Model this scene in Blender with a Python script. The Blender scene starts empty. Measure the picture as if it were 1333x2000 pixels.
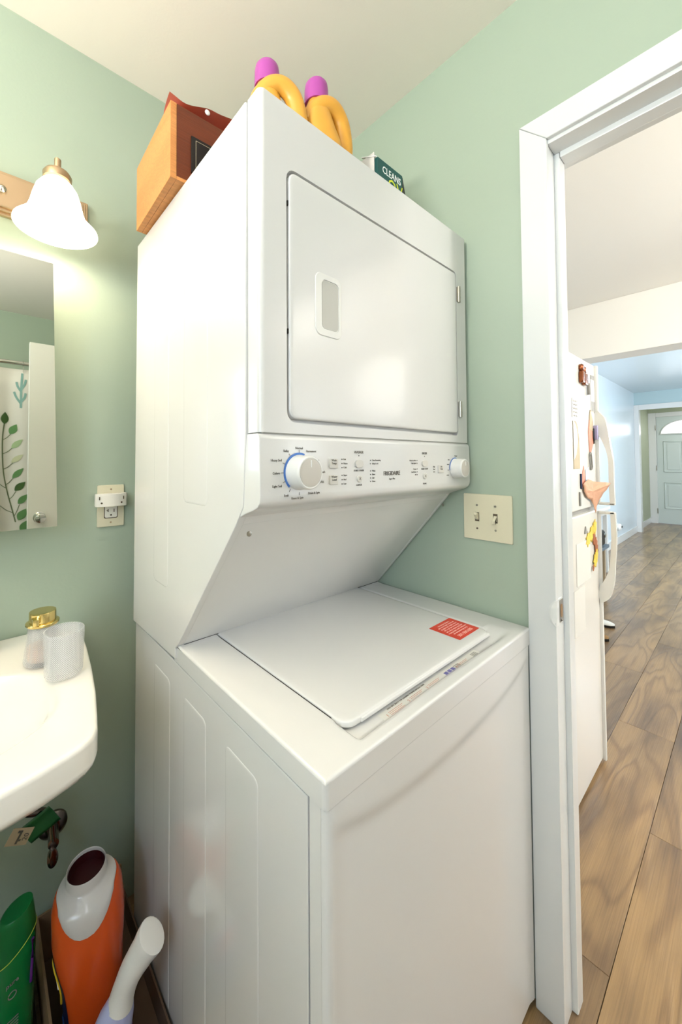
import bpy, bmesh, math, random
from mathutils import Vector, Matrix
R = math.radians
random.seed(7)
scene = bpy.context.scene
col = scene.collection

# ------------------------------------------------------------------ camera
PXF = 744.5
cam_d = bpy.data.cameras.new('camera'); cam = bpy.data.objects.new('camera', cam_d); col.objects.link(cam)
cam_d.sensor_fit = 'HORIZONTAL'; cam_d.sensor_width = 36.0
cam_d.lens = PXF * 36.0 / 1333.0
cam_d.shift_x = (666.5 - 577.56) / 1333.0
cam_d.shift_y = (879.51 - 1000.0) / 1333.0
cam_d.clip_start = 0.02; cam_d.clip_end = 60
yaw, pitch, roll = 0.6944, 0.026, -0.0037
fw = Vector((math.sin(yaw)*math.cos(pitch), math.cos(yaw)*math.cos(pitch), math.sin(pitch)))
rt = Vector((math.cos(yaw), -math.sin(yaw), 0)); up = rt.cross(fw)
r2 = rt*math.cos(roll) + up*math.sin(roll); u2 = -rt*math.sin(roll) + up*math.cos(roll)
cam.matrix_world = Matrix(((r2.x, u2.x, -fw.x, -0.3402), (r2.y, u2.y, -fw.y, -0.4957), (r2.z, u2.z, -fw.z, 1.2821), (0, 0, 0, 1)))
scene.camera = cam

# ------------------------------------------------------------------ world, colour management, big lights
w = bpy.data.worlds.new('world'); scene.world = w; w.use_nodes = True
w.node_tree.nodes['Background'].inputs[0].default_value = (0.75, 0.85, 1.0, 1)
w.node_tree.nodes['Background'].inputs[1].default_value = 0.6
scene.view_settings.view_transform = 'Standard'; scene.view_settings.look = 'None'
scene.view_settings.gamma = 1.0; scene.view_settings.use_curve_mapping = False
scene.view_settings.exposure = -0.12

def area(name, loc, d, sx, sy, power, colr, spread=180):
    l = bpy.data.lights.new(name, 'AREA'); l.shape = 'RECTANGLE'; l.size = sx; l.size_y = sy
    l.energy = power; l.color = colr; l.spread = R(spread)
    o = bpy.data.objects.new(name, l); col.objects.link(o); o.location = loc
    o.rotation_euler = Vector(d).to_track_quat('-Z', 'Y').to_euler()
    return o
area('bath_window_daylight', (-1.40, -0.75, 1.60), (1, 0.12, -0.08), 0.62, 0.80, 11, (0.60, 0.76, 1.0))
area('kitchen_top_fill', (1.5, -2.0, 2.40), (0, 0, -1), 0.9, 0.9, 11, (1.0, 0.96, 0.90))  # unseen kitchen fill near the ceiling, added without a fixture
area('kitchen_daylight_fill', (1.9, -2.55, 1.5), (0, 1, 0.1), 1.4, 1.2, 6, (0.97, 0.98, 1.0))  # daylight stand-in for a kitchen window added out of view
area('hall_window_daylight', (5.6, -2.55, 1.55), (0, 1, 0.05), 1.8, 1.3, 72, (0.80, 0.89, 1.0))
area('hall_top_fill', (6.0, -1.2, 2.41), (0, 0, -1), 0.8, 0.8, 20, (0.86, 0.93, 1.0))  # added hall fill from above, no fixture modelled
area('entry_top_fill', (9.4, -0.3, 2.38), (0, 0, -1), 0.4, 0.4, 14, (1.0, 0.95, 0.86))  # entry fill added overhead, without any fixture
def point(name, loc, power, colr, rad):
    l = bpy.data.lights.new(name, 'POINT'); l.energy = power; l.color = colr; l.shadow_soft_size = rad
    o = bpy.data.objects.new(name, l); col.objects.link(o); o.location = loc; return o
area('bath_ceiling_fill', (-1.28, -0.15, 1.93), (0.75, -0.35, 1), 0.30, 0.22, 44, (1.0, 0.97, 0.94))  # added to brighten the bathroom ceiling, set in an unseen added bowl
point('bath_room_fill', (-0.85, -1.25, 2.16), 4.2, (0.95, 0.97, 1.0), 0.10)  # added room fill below an unseen, added ceiling fixture
point('kitchen_room_fill', (1.9, -1.2, 1.8), 10, (1.0, 0.96, 0.90), 0.22)  # bare point light added to fill the kitchen
area('kitchen_ceiling_fill', (1.5, -2.3, 1.82), (0.25, 0.5, 1), 0.30, 0.30, 78, (1.0, 0.97, 0.92))  # added only to brighten the kitchen ceiling; torchiere built around it
point('hall_room_fill', (5.8, -1.2, 1.7), 70, (0.90, 0.95, 1.0), 0.12)  # bare point light added to lift the hall ceiling and walls

# ------------------------------------------------------------------ materials
def new_mat(name):
    m = bpy.data.materials.new(name); m.use_nodes = True
    return m, m.node_tree.nodes, m.node_tree.links, m.node_tree.nodes['Principled BSDF']
def lin(c):
    return tuple(((x/12.92) if x <= 0.04045 else ((x+0.055)/1.055)**2.4) for x in c)
def H(s):
    return lin(tuple(int(s[i:i+2], 16)/255 for i in (0, 2, 4)))
def mat(name, hexc, rough=0.5, metal=0, coat=0, spec=0.5, trans=0, ior=1.45, emit=None, es=0, var=0.0, vscale=8, bump=0.0, bscale=60, alpha=1):
    m, n, l, b = new_mat(name); c = H(hexc)
    b.inputs['Base Color'].default_value = (*c, 1)
    b.inputs['Roughness'].default_value = rough; b.inputs['Metallic'].default_value = metal
    b.inputs['Coat Weight'].default_value = coat; b.inputs['Coat Roughness'].default_value = 0.06
    b.inputs['Specular IOR Level'].default_value = spec
    b.inputs['Transmission Weight'].default_value = trans; b.inputs['IOR'].default_value = ior
    b.inputs['Alpha'].default_value = alpha
    if emit: b.inputs['Emission Color'].default_value = (*H(emit), 1); b.inputs['Emission Strength'].default_value = es
    if var > 0 or bump > 0:
        tc = n.new('ShaderNodeTexCoord')
    if var > 0:
        no = n.new('ShaderNodeTexNoise'); no.inputs['Scale'].default_value = vscale; no.inputs['Detail'].default_value = 4
        l.new(tc.outputs['Object'], no.inputs['Vector'])
        mx = n.new('ShaderNodeMix'); mx.data_type = 'RGBA'
        mx.inputs[6].default_value = (*[x*(1-var) for x in c], 1); mx.inputs[7].default_value = (*[min(1, x*(1+var)) for x in c], 1)
        l.new(no.outputs['Fac'], mx.inputs[0]); l.new(mx.outputs[2], b.inputs['Base Color'])
    if bump > 0:
        n2 = n.new('ShaderNodeTexNoise'); n2.inputs['Scale'].default_value = bscale; n2.inputs['Detail'].default_value = 3
        l.new(tc.outputs['Object'], n2.inputs['Vector'])
        bp = n.new('ShaderNodeBump'); bp.inputs['Strength'].default_value = bump; bp.inputs['Distance'].default_value = 0.002
        l.new(n2.outputs['Fac'], bp.inputs['Height']); l.new(bp.outputs['Normal'], b.inputs['Normal'])
    return m

M = {}
M['sage'] = mat('sage_paint', 'AAB9A6', 0.42, var=0.02, vscale=2.5, bump=0.12, bscale=120)
M['ceil'] = mat('cream_ceiling_paint', 'F8F1E4', 0.8, bump=0.1, bscale=150)
M['kceil'] = mat('kitchen_ceiling_paint', 'EDEAE2', 0.8)
M['blue'] = mat('pale_blue_paint', 'D2DFE6', 0.25, bump=0.05, bscale=120)
M['blue2'] = mat('duck_egg_paint', 'B4CDD2', 0.5)
M['green2'] = mat('entry_sage_paint', 'AFB79C', 0.6)
M['trim'] = mat('white_gloss_trim', 'E2E4E2', 0.22, coat=0.2, bump=0.05, bscale=30)
M['enamel'] = mat('white_enamel', 'DEDDDA', 0.17, coat=0.35)
M['enamel2'] = mat('white_enamel_orange_peel', 'DDDCD9', 0.24, coat=0.2, bump=0.03, bscale=500)
M['plastic'] = mat('white_plastic', 'E6E5E0', 0.3)
M['knob'] = mat('grey_plastic', 'C9C3B9', 0.35)
M['btn'] = mat('button_grey', 'CFCCC4', 0.4)
M['gap'] = mat('dark_gap', '2A2622', 0.8)
M['pocket'] = mat('pocket_plastic', 'BDBCB4', 0.4)
M['ink'] = mat('ink_grey', '5C5850', 0.6)
M['inkred'] = mat('ink_red', 'C08070', 0.6)
M['inkblue'] = mat('ink_purple', '6B69A0', 0.6)
M['bluearc'] = mat('dial_blue', '4B78C0', 0.5)
M['red'] = mat('sticker_red', 'D2402C', 0.4)
M['stickw'] = mat('sticker_print', 'F0C4B8', 0.5)
M['clear'] = mat('label_stock', 'D9D8D0', 0.4)
M['steel'] = mat('steel', 'A8A49A', 0.3, metal=1)
M['chrome'] = mat('chrome', 'D8D6D0', 0.08, metal=1)
M['dchrome'] = mat('tarnished_chrome', '8C7F78', 0.22, metal=1, var=0.3, vscale=40)
M['nickel'] = mat('brushed_nickel', 'C3A98A', 0.32, metal=1)
M['gold'] = mat('polished_gold', 'E3CC88', 0.14, metal=1)
M['ivory'] = mat('ivory_plastic', 'E2DBBE', 0.35)
M['socket'] = mat('white_adapter', 'EFEBDF', 0.35)
M['slot'] = mat('slot_dark', '5A4E3C', 0.7)
M['ceramic'] = mat('vitreous_china', 'EFEBE2', 0.12, coat=0.4)
M['purple'] = mat('magenta_cap', 'A8479A', 0.35)
M['yellow'] = mat('amber_plastic', 'D99E3C', 0.32, var=0.04, vscale=14)
M['orange'] = mat('orange_plastic', 'D9541C', 0.25, coat=0.3)
M['spout'] = mat('milky_collar', 'D3CFCC', 0.22, coat=0.3)
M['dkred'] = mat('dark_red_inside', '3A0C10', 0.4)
M['green'] = mat('green_plastic', '0C7A3A', 0.25, coat=0.3)
M['green_d'] = mat('green_cap', '0E6A34', 0.3)
M['lime'] = mat('lime_line', 'BFCB4A', 0.4)
M['lav'] = mat('lavender_bottle', 'B9BEE6', 0.28, coat=0.2)
M['lavp'] = mat('purple_label', '6A2A8A', 0.35)
M['pinkred'] = mat('red_circle', 'D8452E', 0.35)
M['navy'] = mat('navy_label', '141C40', 0.4)
M['labely'] = mat('label_yellow', 'D8B62A', 0.4)
M['whitecap'] = mat('white_cap', 'EEECE8', 0.3)
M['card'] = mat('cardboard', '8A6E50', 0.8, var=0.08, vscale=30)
M['cardshade'] = mat('cardboard_shaded', '5A4636', 0.9)  # darker cardboard: shade inside the box is put into the colour
M['dkgreen'] = mat('box_green', '0B4A46', 0.45)
M['yelp'] = mat('yellow_print', 'C9D02E', 0.5)
M['wht'] = mat('white_print', 'F2F2EE', 0.5)
M['black'] = mat('black_plastic', '14110F', 0.4)
M['cream_line'] = mat('cream_line', 'CFC6A8', 0.5)
M['pink'] = mat('pink_fabric', 'DE8570', 0.7, bump=0.3, bscale=40)
M['door'] = mat('door_paint', 'E3E2DA', 0.3)
M['edoor'] = mat('entry_door_paint', 'CDD8D4', 0.4)
M['curtain'] = mat('curtain_cloth', 'DAD6CC', 0.8, bump=0.2, bscale=300)
M['fridge'] = mat('fridge_enamel', 'E2E0D8', 0.22, coat=0.2, bump=0.02, bscale=300)
M['paper'] = mat('white_paper', 'D6D4CC', 0.7)
M['paper2'] = mat('tan_paper', 'B8A98C', 0.7, var=0.1, vscale=40)
M['leafbrown'] = mat('brown_paper_craft', 'CFA184', 0.7, var=0.12, vscale=25, bump=0.3, bscale=60)
M['greyp'] = mat('grey_print', '8C8A84', 0.6)
M['copper'] = mat('copper_magnet', '7A4426', 0.25, metal=0.7, var=0.4, vscale=60)
M['peach'] = mat('peach_paper', 'D98F78', 0.6)
M['lilac'] = mat('lilac_paper', 'A7A2C4', 0.6)
M['ygarland'] = mat('yellow_leaf_foam', 'DDC04A', 0.6, var=0.1, vscale=50)
M['bgarland'] = mat('brown_leaf_foam', '9A5A34', 0.6)
M['dark'] = mat('black_leather', '15130F', 0.4)
M['grey'] = mat('grey_bench', '5C6A72', 0.5)
M['woodleg'] = mat('weathered_leg', '9B8C72', 0.6)
M['brownshoe'] = mat('brown_suede', '8A6B40', 0.8)
M['valvegreen'] = mat('green_tag_paper', '1D5A2E', 0.35)
M['tagpaper'] = mat('kraft_tag', 'B9A789', 0.7)

def wood_mat(name, ca, cb, cc, scale=(1.0, 7.0, 7.0), rough=0.38, rnd=True, bump=0.25, dist=6):
    m, n, l, b = new_mat(name)
    tc = n.new('ShaderNodeTexCoord'); oi = n.new('ShaderNodeObjectInfo')
    vm = n.new('ShaderNodeVectorMath'); vm.operation = 'MULTIPLY'; vm.inputs[1].default_value = scale
    l.new(tc.outputs['Object'], vm.inputs[0])
    off = n.new('ShaderNodeCombineXYZ')
    for k, f in enumerate((37.0, 91.0, 53.0)):
        mt = n.new('ShaderNodeMath'); mt.operation = 'MULTIPLY'; mt.inputs[1].default_value = f if rnd else 0
        l.new(oi.outputs['Random'], mt.inputs[0]); l.new(mt.outputs[0], off.inputs[k])
    ad = n.new('ShaderNodeVectorMath'); ad.operation = 'ADD'
    l.new(vm.outputs[0], ad.inputs[0]); l.new(off.outputs[0], ad.inputs[1])
    # contour-line figure: level lines of a smooth stretched noise give cathedral and knot rings
    n1 = n.new('ShaderNodeTexNoise'); n1.inputs['Scale'].default_value = 1.1; n1.inputs['Detail'].default_value = 1.5; n1.inputs['Distortion'].default_value = 0.6
    l.new(ad.outputs[0], n1.inputs['Vector'])
    mu = n.new('ShaderNodeMath'); mu.operation = 'MULTIPLY'; mu.inputs[1].default_value = dist*11.0; l.new(n1.outputs['Fac'], mu.inputs[0])
    si = n.new('ShaderNodeMath'); si.operation = 'SINE'; l.new(mu.outputs[0], si.inputs[0])
    n2 = n.new('ShaderNodeTexNoise'); n2.inputs['Scale'].default_value = 1.3; n2.inputs['Detail'].default_value = 5; l.new(ad.outputs[0], n2.inputs['Vector'])
    vf = n.new('ShaderNodeVectorMath'); vf.operation = 'MULTIPLY'; vf.inputs[1].default_value = (2.0, 28.0, 28.0); l.new(ad.outputs[0], vf.inputs[0])
    n3 = n.new('ShaderNodeTexNoise'); n3.inputs['Scale'].default_value = 2.2; n3.inputs['Detail'].default_value = 6; l.new(vf.outputs[0], n3.inputs['Vector'])
    pw = n.new('ShaderNodeMapRange'); pw.inputs[1].default_value = -1; pw.inputs[2].default_value = 1; l.new(si.outputs[0], pw.inputs[0])
    pe = n.new('ShaderNodeMath'); pe.operation = 'POWER'; pe.inputs[1].default_value = 3.0; l.new(pw.outputs[0], pe.inputs[0])
    r1 = n.new('ShaderNodeMix'); r1.data_type = 'RGBA'; r1.inputs[6].default_value = (*H(ca), 1); r1.inputs[7].default_value = (*H(cb), 1)
    mr = n.new('ShaderNodeMapRange'); mr.inputs[1].default_value = 0; mr.inputs[2].default_value = 1; mr.inputs[3].default_value = 0.0; mr.inputs[4].default_value = 0.58
    l.new(pe.outputs[0], mr.inputs[0]); l.new(mr.outputs[0], r1.inputs[0])
    rr = n.new('ShaderNodeMapRange'); rr.inputs[1].default_value = 0.42; rr.inputs[2].default_value = 0.72
    l.new(n2.outputs['Fac'], rr.inputs[0])
    r2_ = n.new('ShaderNodeMix'); r2_.data_type = 'RGBA'; r2_.inputs[7].default_value = (*H(cc), 1)
    l.new(rr.outputs[0], r2_.inputs[0]); l.new(r1.outputs[2], r2_.inputs[6])
    # tone per plank
    hs = n.new('ShaderNodeHueSaturation'); mv = n.new('ShaderNodeMapRange'); mv.inputs[3].default_value = 0.82; mv.inputs[4].default_value = 1.14
    l.new(oi.outputs['Random'], mv.inputs[0]); l.new(mv.outputs[0], hs.inputs['Value']); l.new(r2_.outputs[2], hs.inputs['Color'])
    fi = n.new('ShaderNodeMix'); fi.data_type = 'RGBA'; fi.blend_type = 'MULTIPLY'; fi.inputs[0].default_value = 0.55
    cr = n.new('ShaderNodeMapRange'); cr.inputs[1].default_value = 0.3; cr.inputs[2].default_value = 0.65; cr.inputs[3].default_value = 0.55; cr.inputs[4].default_value = 1.0
    l.new(n3.outputs['Fac'], cr.inputs[0]); l.new(hs.outputs[0], fi.inputs[6]); l.new(cr.outputs[0], fi.inputs[7])
    l.new(fi.outputs[2], b.inputs['Base Color'])
    b.inputs['Roughness'].default_value = rough; b.inputs['Coat Weight'].default_value = 0.35 if rnd else 0; b.inputs['Coat Roughness'].default_value = 0.22
    bp = n.new('ShaderNodeBump'); bp.inputs['Strength'].default_value = bump; bp.inputs['Distance'].default_value = 0.003
    l.new(n3.outputs['Fac'], bp.inputs['Height'])
    b2 = n.new('ShaderNodeBump'); b2.inputs['Strength'].default_value = bump*0.6; b2.inputs['Distance'].default_value = 0.003
    l.new(si.outputs[0], b2.inputs['Height']); l.new(bp.outputs['Normal'], b2.inputs['Normal']); l.new(b2.outputs['Normal'], b.inputs['Normal'])
    return m
M['plank'] = wood_mat('vinyl_oak_plank', 'A28258', '73573A', '66503A', scale=(1.15, 6.2, 6.2), dist=4.2, rough=0.3)
M['boxwood'] = wood_mat('orange_pine', 'E09A58', 'D88B48', 'CB7B3C', scale=(6, 1.6, 9), rough=0.45, rnd=False, bump=0.1, dist=2)
M['boxdark'] = wood_mat('stained_box_front', '7A3410', '6A2C0C', '5E260A', scale=(2, 9, 9), rough=0.4, rnd=False, bump=0.1, dist=1)

def glass_mat(name, c, rough, alpha_mix=0.5):
    # pressed glass: refractive with a diffuse share so that it reads frosted
    m, n, l, b = new_mat(name)
    b.inputs['Base Color'].default_value = (*H(c), 1); b.inputs['Roughness'].default_value = rough
    b.inputs['Transmission Weight'].default_value = alpha_mix; b.inputs['IOR'].default_value = 1.3
    return m
def dotted_glass(name, lo, hi, c='FFFFFF', cuts=64):
    # moulded hobnail glass: white beads in the opacity stand in for sparkle, clear gaps between
    m, n, l, b = new_mat(name)
    b.inputs['Base Color'].default_value = (*H(c), 1); b.inputs['Roughness'].default_value = 0.07; b.inputs['Specular IOR Level'].default_value = 0.9
    tc = n.new('ShaderNodeTexCoord'); sp = n.new('ShaderNodeSeparateXYZ'); l.new(tc.outputs['Object'], sp.inputs[0])
    def mth(op, a, v=None, bb=None):
        q = n.new('ShaderNodeMath'); q.operation = op; l.new(a, q.inputs[0])
        if v is not None: q.inputs[1].default_value = v
        if bb is not None: l.new(bb, q.inputs[1])
        return q.outputs[0]
    w1 = mth('SINE', mth('MULTIPLY', sp.outputs[2], 2*math.pi/0.0042)); 
    an = mth('ARCTAN2', sp.outputs[1], None, sp.outputs[0]); w2 = mth('SINE', mth('MULTIPLY', an, float(cuts)))
    pr = mth('MULTIPLY', w1, None, w2)
    mr = n.new('ShaderNodeMapRange'); mr.inputs[1].default_value = -0.6; mr.inputs[2].default_value = 0.6; mr.inputs[3].default_value = lo; mr.inputs[4].default_value = hi
    l.new(pr, mr.inputs[0]); l.new(mr.outputs[0], b.inputs['Alpha'])
    bp = n.new('ShaderNodeBump'); bp.inputs['Strength'].default_value = 0.8; bp.inputs['Distance'].default_value = 0.001
    l.new(pr, bp.inputs['Height']); l.new(bp.outputs['Normal'], b.inputs['Normal'])
    return m
M['glass'] = dotted_glass('pressed_glass', 0.10, 0.72); M['soapglass'] = dotted_glass('ribbed_soap_glass', 0.12, 0.6)
M['soap'] = mat('peach_soap', 'F0C4A0', 0.3)
M['bell'] = mat('frosted_bell_glass', 'FFF8EA', 0.4, emit='FFF4DF', es=2.2)
M['bulb'] = mat('bulb_glow', 'FFFFFF', 0.4, emit='FFF0D0', es=20)
M['fanlight'] = mat('fanlight_daylight', 'FFFFFF', 0.3, emit='F4F8FF', es=3.0)
M['winpane'] = mat('window_daylight', 'FFFFFF', 0.3, emit='DCEBFF', es=1.6)
M['diffuser'] = mat('light_diffuser', 'FFFFFF', 0.3, emit='FFF0D8', es=2.0)
mm, n_, l_, b_ = new_mat('mirror_silver'); M['mirror'] = mm
b_.inputs['Metallic'].default_value = 1; b_.inputs['Roughness'].default_value = 0.015; b_.inputs['Base Color'].default_value = (0.74, 0.75, 0.68, 1)

# ------------------------------------------------------------------ mesh helpers
def finish(bm, ang=38):
    bmesh.ops.remove_doubles(bm, verts=bm.verts, dist=1e-6)
    bmesh.ops.recalc_face_normals(bm, faces=bm.faces)
    for f in bm.faces: f.smooth = True
    for e in bm.edges:
        if len(e.link_faces) == 2 and e.calc_face_angle(0) > R(ang): e.smooth = False
def box(bm, x0, x1, y0, y1, z0, z1, bev=0.0, seg=2):
    t = bmesh.new(); bmesh.ops.create_cube(t, size=1)
    for v in t.verts: v.co = Vector(((x0+x1)/2+v.co.x*(x1-x0), (y0+y1)/2+v.co.y*(y1-y0), (z0+z1)/2+v.co.z*(z1-z0)))
    if bev > 0: bmesh.ops.bevel(t, geom=t.edges[:], offset=bev, segments=seg, profile=0.5, affect='EDGES')
    add(bm, t); return bm
def add(bm, t, mx=None):
    me = bpy.data.meshes.new('tmp')
    if mx is not None: bmesh.ops.transform(t, matrix=mx, verts=t.verts)
    t.to_mesh(me); t.free(); bm.from_mesh(me); bpy.data.meshes.remove(me)
def B(*a, **k): return box(bmesh.new(), *a, **k)
AX = {'x': lambda a, b, c: (c, a, b), 'y': lambda a, b, c: (a, c, b), 'z': lambda a, b, c: (a, b, c)}
def prism(poly, axis, lo, hi, bev=0.0, seg=2, bm=None):
    t = bmesh.new(); f = AX[axis]
    a = [t.verts.new(f(p[0], p[1], lo)) for p in poly]; b = [t.verts.new(f(p[0], p[1], hi)) for p in poly]
    t.faces.new(a); t.faces.new(b[::-1]); n = len(poly)
    for i in range(n): t.faces.new((a[i], b[i], b[(i+1) % n], a[(i+1) % n]))
    bmesh.ops.recalc_face_normals(t, faces=t.faces)
    if bev > 0: bmesh.ops.bevel(t, geom=[e for e in t.edges if e.calc_face_angle(0) > R(25)], offset=bev, segments=seg, profile=0.5, affect='EDGES')
    if bm is None: return t
    add(bm, t); return bm
def rrect(x0, x1, y0, y1, r, n=6):
    if not isinstance(r, (tuple, list)): r = (r,)*4
    P = []
    for (cx, cy, a0, rr) in ((x1-r[0], y1-r[0], 0, r[0]), (x0+r[1], y1-r[1], 90, r[1]), (x0+r[2], y0+r[2], 180, r[2]), (x1-r[3], y0+r[3], 270, r[3])):
        for i in range(n+1):
            a = R(a0+90*i/n); P.append((cx+rr*math.cos(a), cy+rr*math.sin(a)))
    return P
def loft(rings, cap0=True, cap1=True, bm=None, closed=True):
    t = bmesh.new(); vs = [[t.verts.new(p) for p in r] for r in rings]; n = len(rings[0])
    for a, b in zip(vs, vs[1:]):
        for i in range(n if closed else n-1):
            j = (i+1) % n
            try: t.faces.new((a[i], a[j], b[j], b[i]))
            except ValueError: pass
    if cap0: t.faces.new(vs[0][::-1])
    if cap1: t.faces.new(vs[-1])
    if bm is None: return t
    add(bm, t); return bm
def lathe(prof, c=(0, 0, 0), n=32, axis='z', cap0=True, cap1=True, bm=None, sx=1, sy=1):
    rings = []
    for r, h in prof:
        ring = []
        for i in range(n):
            a = 2*math.pi*i/n; p = AX[axis](max(r, 1e-4)*math.cos(a)*sx, max(r, 1e-4)*math.sin(a)*sy, h)
            ring.append((p[0]+c[0], p[1]+c[1], p[2]+c[2]))
        rings.append(ring)
    return loft(rings, cap0, cap1, bm)
def smooth_path(pts, k=6):
    P = [Vector(p) for p in pts]; out = []
    for i in range(len(P)-1):
        p0 = P[max(i-1, 0)]; p1 = P[i]; p2 = P[i+1]; p3 = P[min(i+2, len(P)-1)]
        for j in range(k):
            t = j/k
            out.append(0.5*((2*p1)+(p2-p0)*t+(2*p0-5*p1+4*p2-p3)*t*t+(3*p1-p0-3*p2+p3)*t**3))
    out.append(P[-1]); return out
def tube(pts, r, n=12, bm=None, sx=1.0, sy=1.0, upv=(0, 0, 1)):
    P = [Vector(p) for p in pts]; rings = []; U0 = Vector(upv)
    for i, p in enumerate(P):
        d = (P[min(i+1, len(P)-1)]-P[max(i-1, 0)]).normalized()
        s = d.cross(U0)
        if s.length < 1e-3: s = d.cross(Vector((1, 0, 0)))
        s.normalize(); q = s.cross(d); rr = r[i] if isinstance(r, (list, tuple)) else r
        rings.append([p+s*math.cos(2*math.pi*k/n)*rr*sx+q*math.sin(2*math.pi*k/n)*rr*sy for k in range(n)])
    return loft(rings, True, True, bm)
ORG = {}
def origin(o): return ORG.get(o.name, Vector((0, 0, 0)))
def obj(name, bm, m, parent=None, ang=38, label=None, kind=None):
    finish(bm, ang)
    if parent is not None: bmesh.ops.translate(bm, vec=-origin(parent), verts=bm.verts)
    me = bpy.data.meshes.new(name); bm.to_mesh(me); bm.free()
    me.materials.append(m if not isinstance(m, str) else M[m])
    o = bpy.data.objects.new(name, me); col.objects.link(o)
    wn = o.modifiers.new('weighted', 'WEIGHTED_NORMAL'); wn.keep_sharp = True; wn.weight = 80
    if parent is not None: o.parent = parent; ORG[o.name] = origin(parent).copy()
    if label: o['label'] = label
    if kind: o['kind'] = kind
    return o
def thing(name, label, cat, loc=(0, 0, 0), group=None):
    o = bpy.data.objects.new(name, None); col.objects.link(o); o.location = loc; o.empty_display_size = 0.05
    ORG[o.name] = Vector(loc); o['label'] = label; o['category'] = cat
    if group: o['group'] = group
    return o
def single(name, bm, m, label, cat, group=None, ang=38):
    """one-mesh thing, its origin moved to the centre of its base"""
    finish(bm, ang)
    xs = [v.co for v in bm.verts]
    c = Vector(((min(v.x for v in xs)+max(v.x for v in xs))/2, (min(v.y for v in xs)+max(v.y for v in xs))/2, min(v.z for v in xs)))
    bmesh.ops.translate(bm, vec=-c, verts=bm.verts)
    me = bpy.data.meshes.new(name); bm.to_mesh(me); bm.free(); me.materials.append(M[m] if isinstance(m, str) else m)
    o = bpy.data.objects.new(name, me); col.objects.link(o); o.location = c; ORG[o.name] = c
    o['label'] = label; o['category'] = cat
    if group: o['group'] = group
    return o
def struct(name, bm, m, parent=None, label=None, cat=None):
    o = obj(name, bm, m, parent); o['kind'] = 'structure'
    if label: o['label'] = label
    if cat: o['category'] = cat
    return o
def text_bm(s, size, loc, rot=(90, 0, 0), align='CENTER', bm=None, ext=0.0002, sx=1.0):
    cu = bpy.data.curves.new('t', 'FONT'); cu.body = s; cu.size = size; cu.align_x = align; cu.align_y = 'CENTER'
    cu.extrude = ext; cu.resolution_u = 2
    o = bpy.data.objects.new('t', cu); col.objects.link(o)
    me = bpy.data.meshes.new_from_object(o); bpy.data.objects.remove(o); bpy.data.curves.remove(cu)
    t = bmesh.new(); t.from_mesh(me); bpy.data.meshes.remove(me)
    from mathutils import Euler
    mx = Matrix.Translation(loc) @ Euler([R(a) for a in rot]).to_matrix().to_4x4() @ Matrix.Diagonal((sx, 1, 1, 1))
    bmesh.ops.transform(t, matrix=mx, verts=t.verts)
    if bm is None: return t
    add(bm, t); return bm
def height_grid(xs, ys, f):
    bm = bmesh.new(); V = [[bm.verts.new(f(x, y)) for x in xs] for y in ys]
    for j in range(len(ys)-1):
        for i in range(len(xs)-1): bm.faces.new((V[j][i], V[j][i+1], V[j+1][i+1], V[j+1][i]))
    return bm
def lspace(a, b, n): return [a+(b-a)*i/(n-1) for i in range(n)]
def sstep(a, b, x):
    t = max(0, min(1, (x-a)/(b-a))); return t*t*(3-2*t)

# ------------------------------------------------------------------ constants of the place
W = 0.686          # appliance width
WX = 0.697         # right wall plane (bathroom side)
WXK = 0.815        # the same wall, kitchen side
WY = 0.709         # mirror wall plane
ZC = 2.45          # ceiling
BX = -1.45         # left wall
BY = -1.97         # back wall
DY0, DY1 = -0.190, -0.965   # doorway between these y
DZ = 2.035

# ------------------------------------------------------------------ structure
fl = struct('floor', B(BX-0.1, 10.3, -2.75, 0.95, -0.08, -0.008), 'gap', label='floor of brown oak-look vinyl planks running from bathroom to entry')
pl_w, pl_l = 0.197, 1.22
pb = B(0.0, pl_l-0.0012, 0.0, pl_w-0.0012, -0.008, 0.0, bev=0.0007, seg=1)
finish(pb); pme = bpy.data.meshes.new('plank'); pb.to_mesh(pme); pb.free(); pme.materials.append(M['plank'])
offs = {0: 0.88, 1: 1.45, 2: 0.42, 3: 1.15}
nrow = 0
for r in range(-12, 6):
    y = -0.239 + r*pl_w
    if y > 0.88: continue
    o0 = {0: 0.88, -1: 1.45, 1: 0.30, 2: 1.12, -2: 0.62}.get(r, random.uniform(0, pl_l))
    x = o0 - math.ceil((o0-(BX if y > -2.0 else 0.8))/pl_l)*pl_l
    while x < 10.2:
        if y+pl_w > -2.0 or x > WX:
            o = bpy.data.objects.new('plank', pme); col.objects.link(o); o.parent = fl; o.location = (x, y, 0)
        x += pl_l
# bathroom walls
struct('wall_back', B(BX-0.1, WXK-0.02, WY, WY+0.10, 0, ZC+0.001), 'sage', label='sage green bathroom wall carrying the mirror and vanity light')
bm = B(WX, WXK-0.012, DY0+0.018, WY, 0, ZC); box(bm, WX, WXK-0.012, DY1-0.018, DY0+0.018, DZ+0.018, ZC); box(bm, WX, WXK-0.012, BY, DY1-0.018, 0, ZC)
struct('wall_right', bm, 'sage', label='sage green wall with the doorway and light switches')
bm = B(BX-0.1, BX, BY, -1.12, 0, ZC); box(bm, BX-0.1, BX, -0.38, WY, 0, ZC); box(bm, BX-0.1, BX, -1.12, -0.38, 0, 1.17); box(bm, BX-0.1, BX, -1.12, -0.38, 2.05, ZC)
struct('wall_left', bm, 'sage')
struct('wall_front', B(BX-0.1, WX, BY-0.1, BY, 0, ZC), 'sage')
struct('ceiling', B(BX-0.1, WXK-0.012, BY-0.1, WY, ZC, ZC+0.08), 'ceil', label='cream painted bathroom ceiling')
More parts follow.
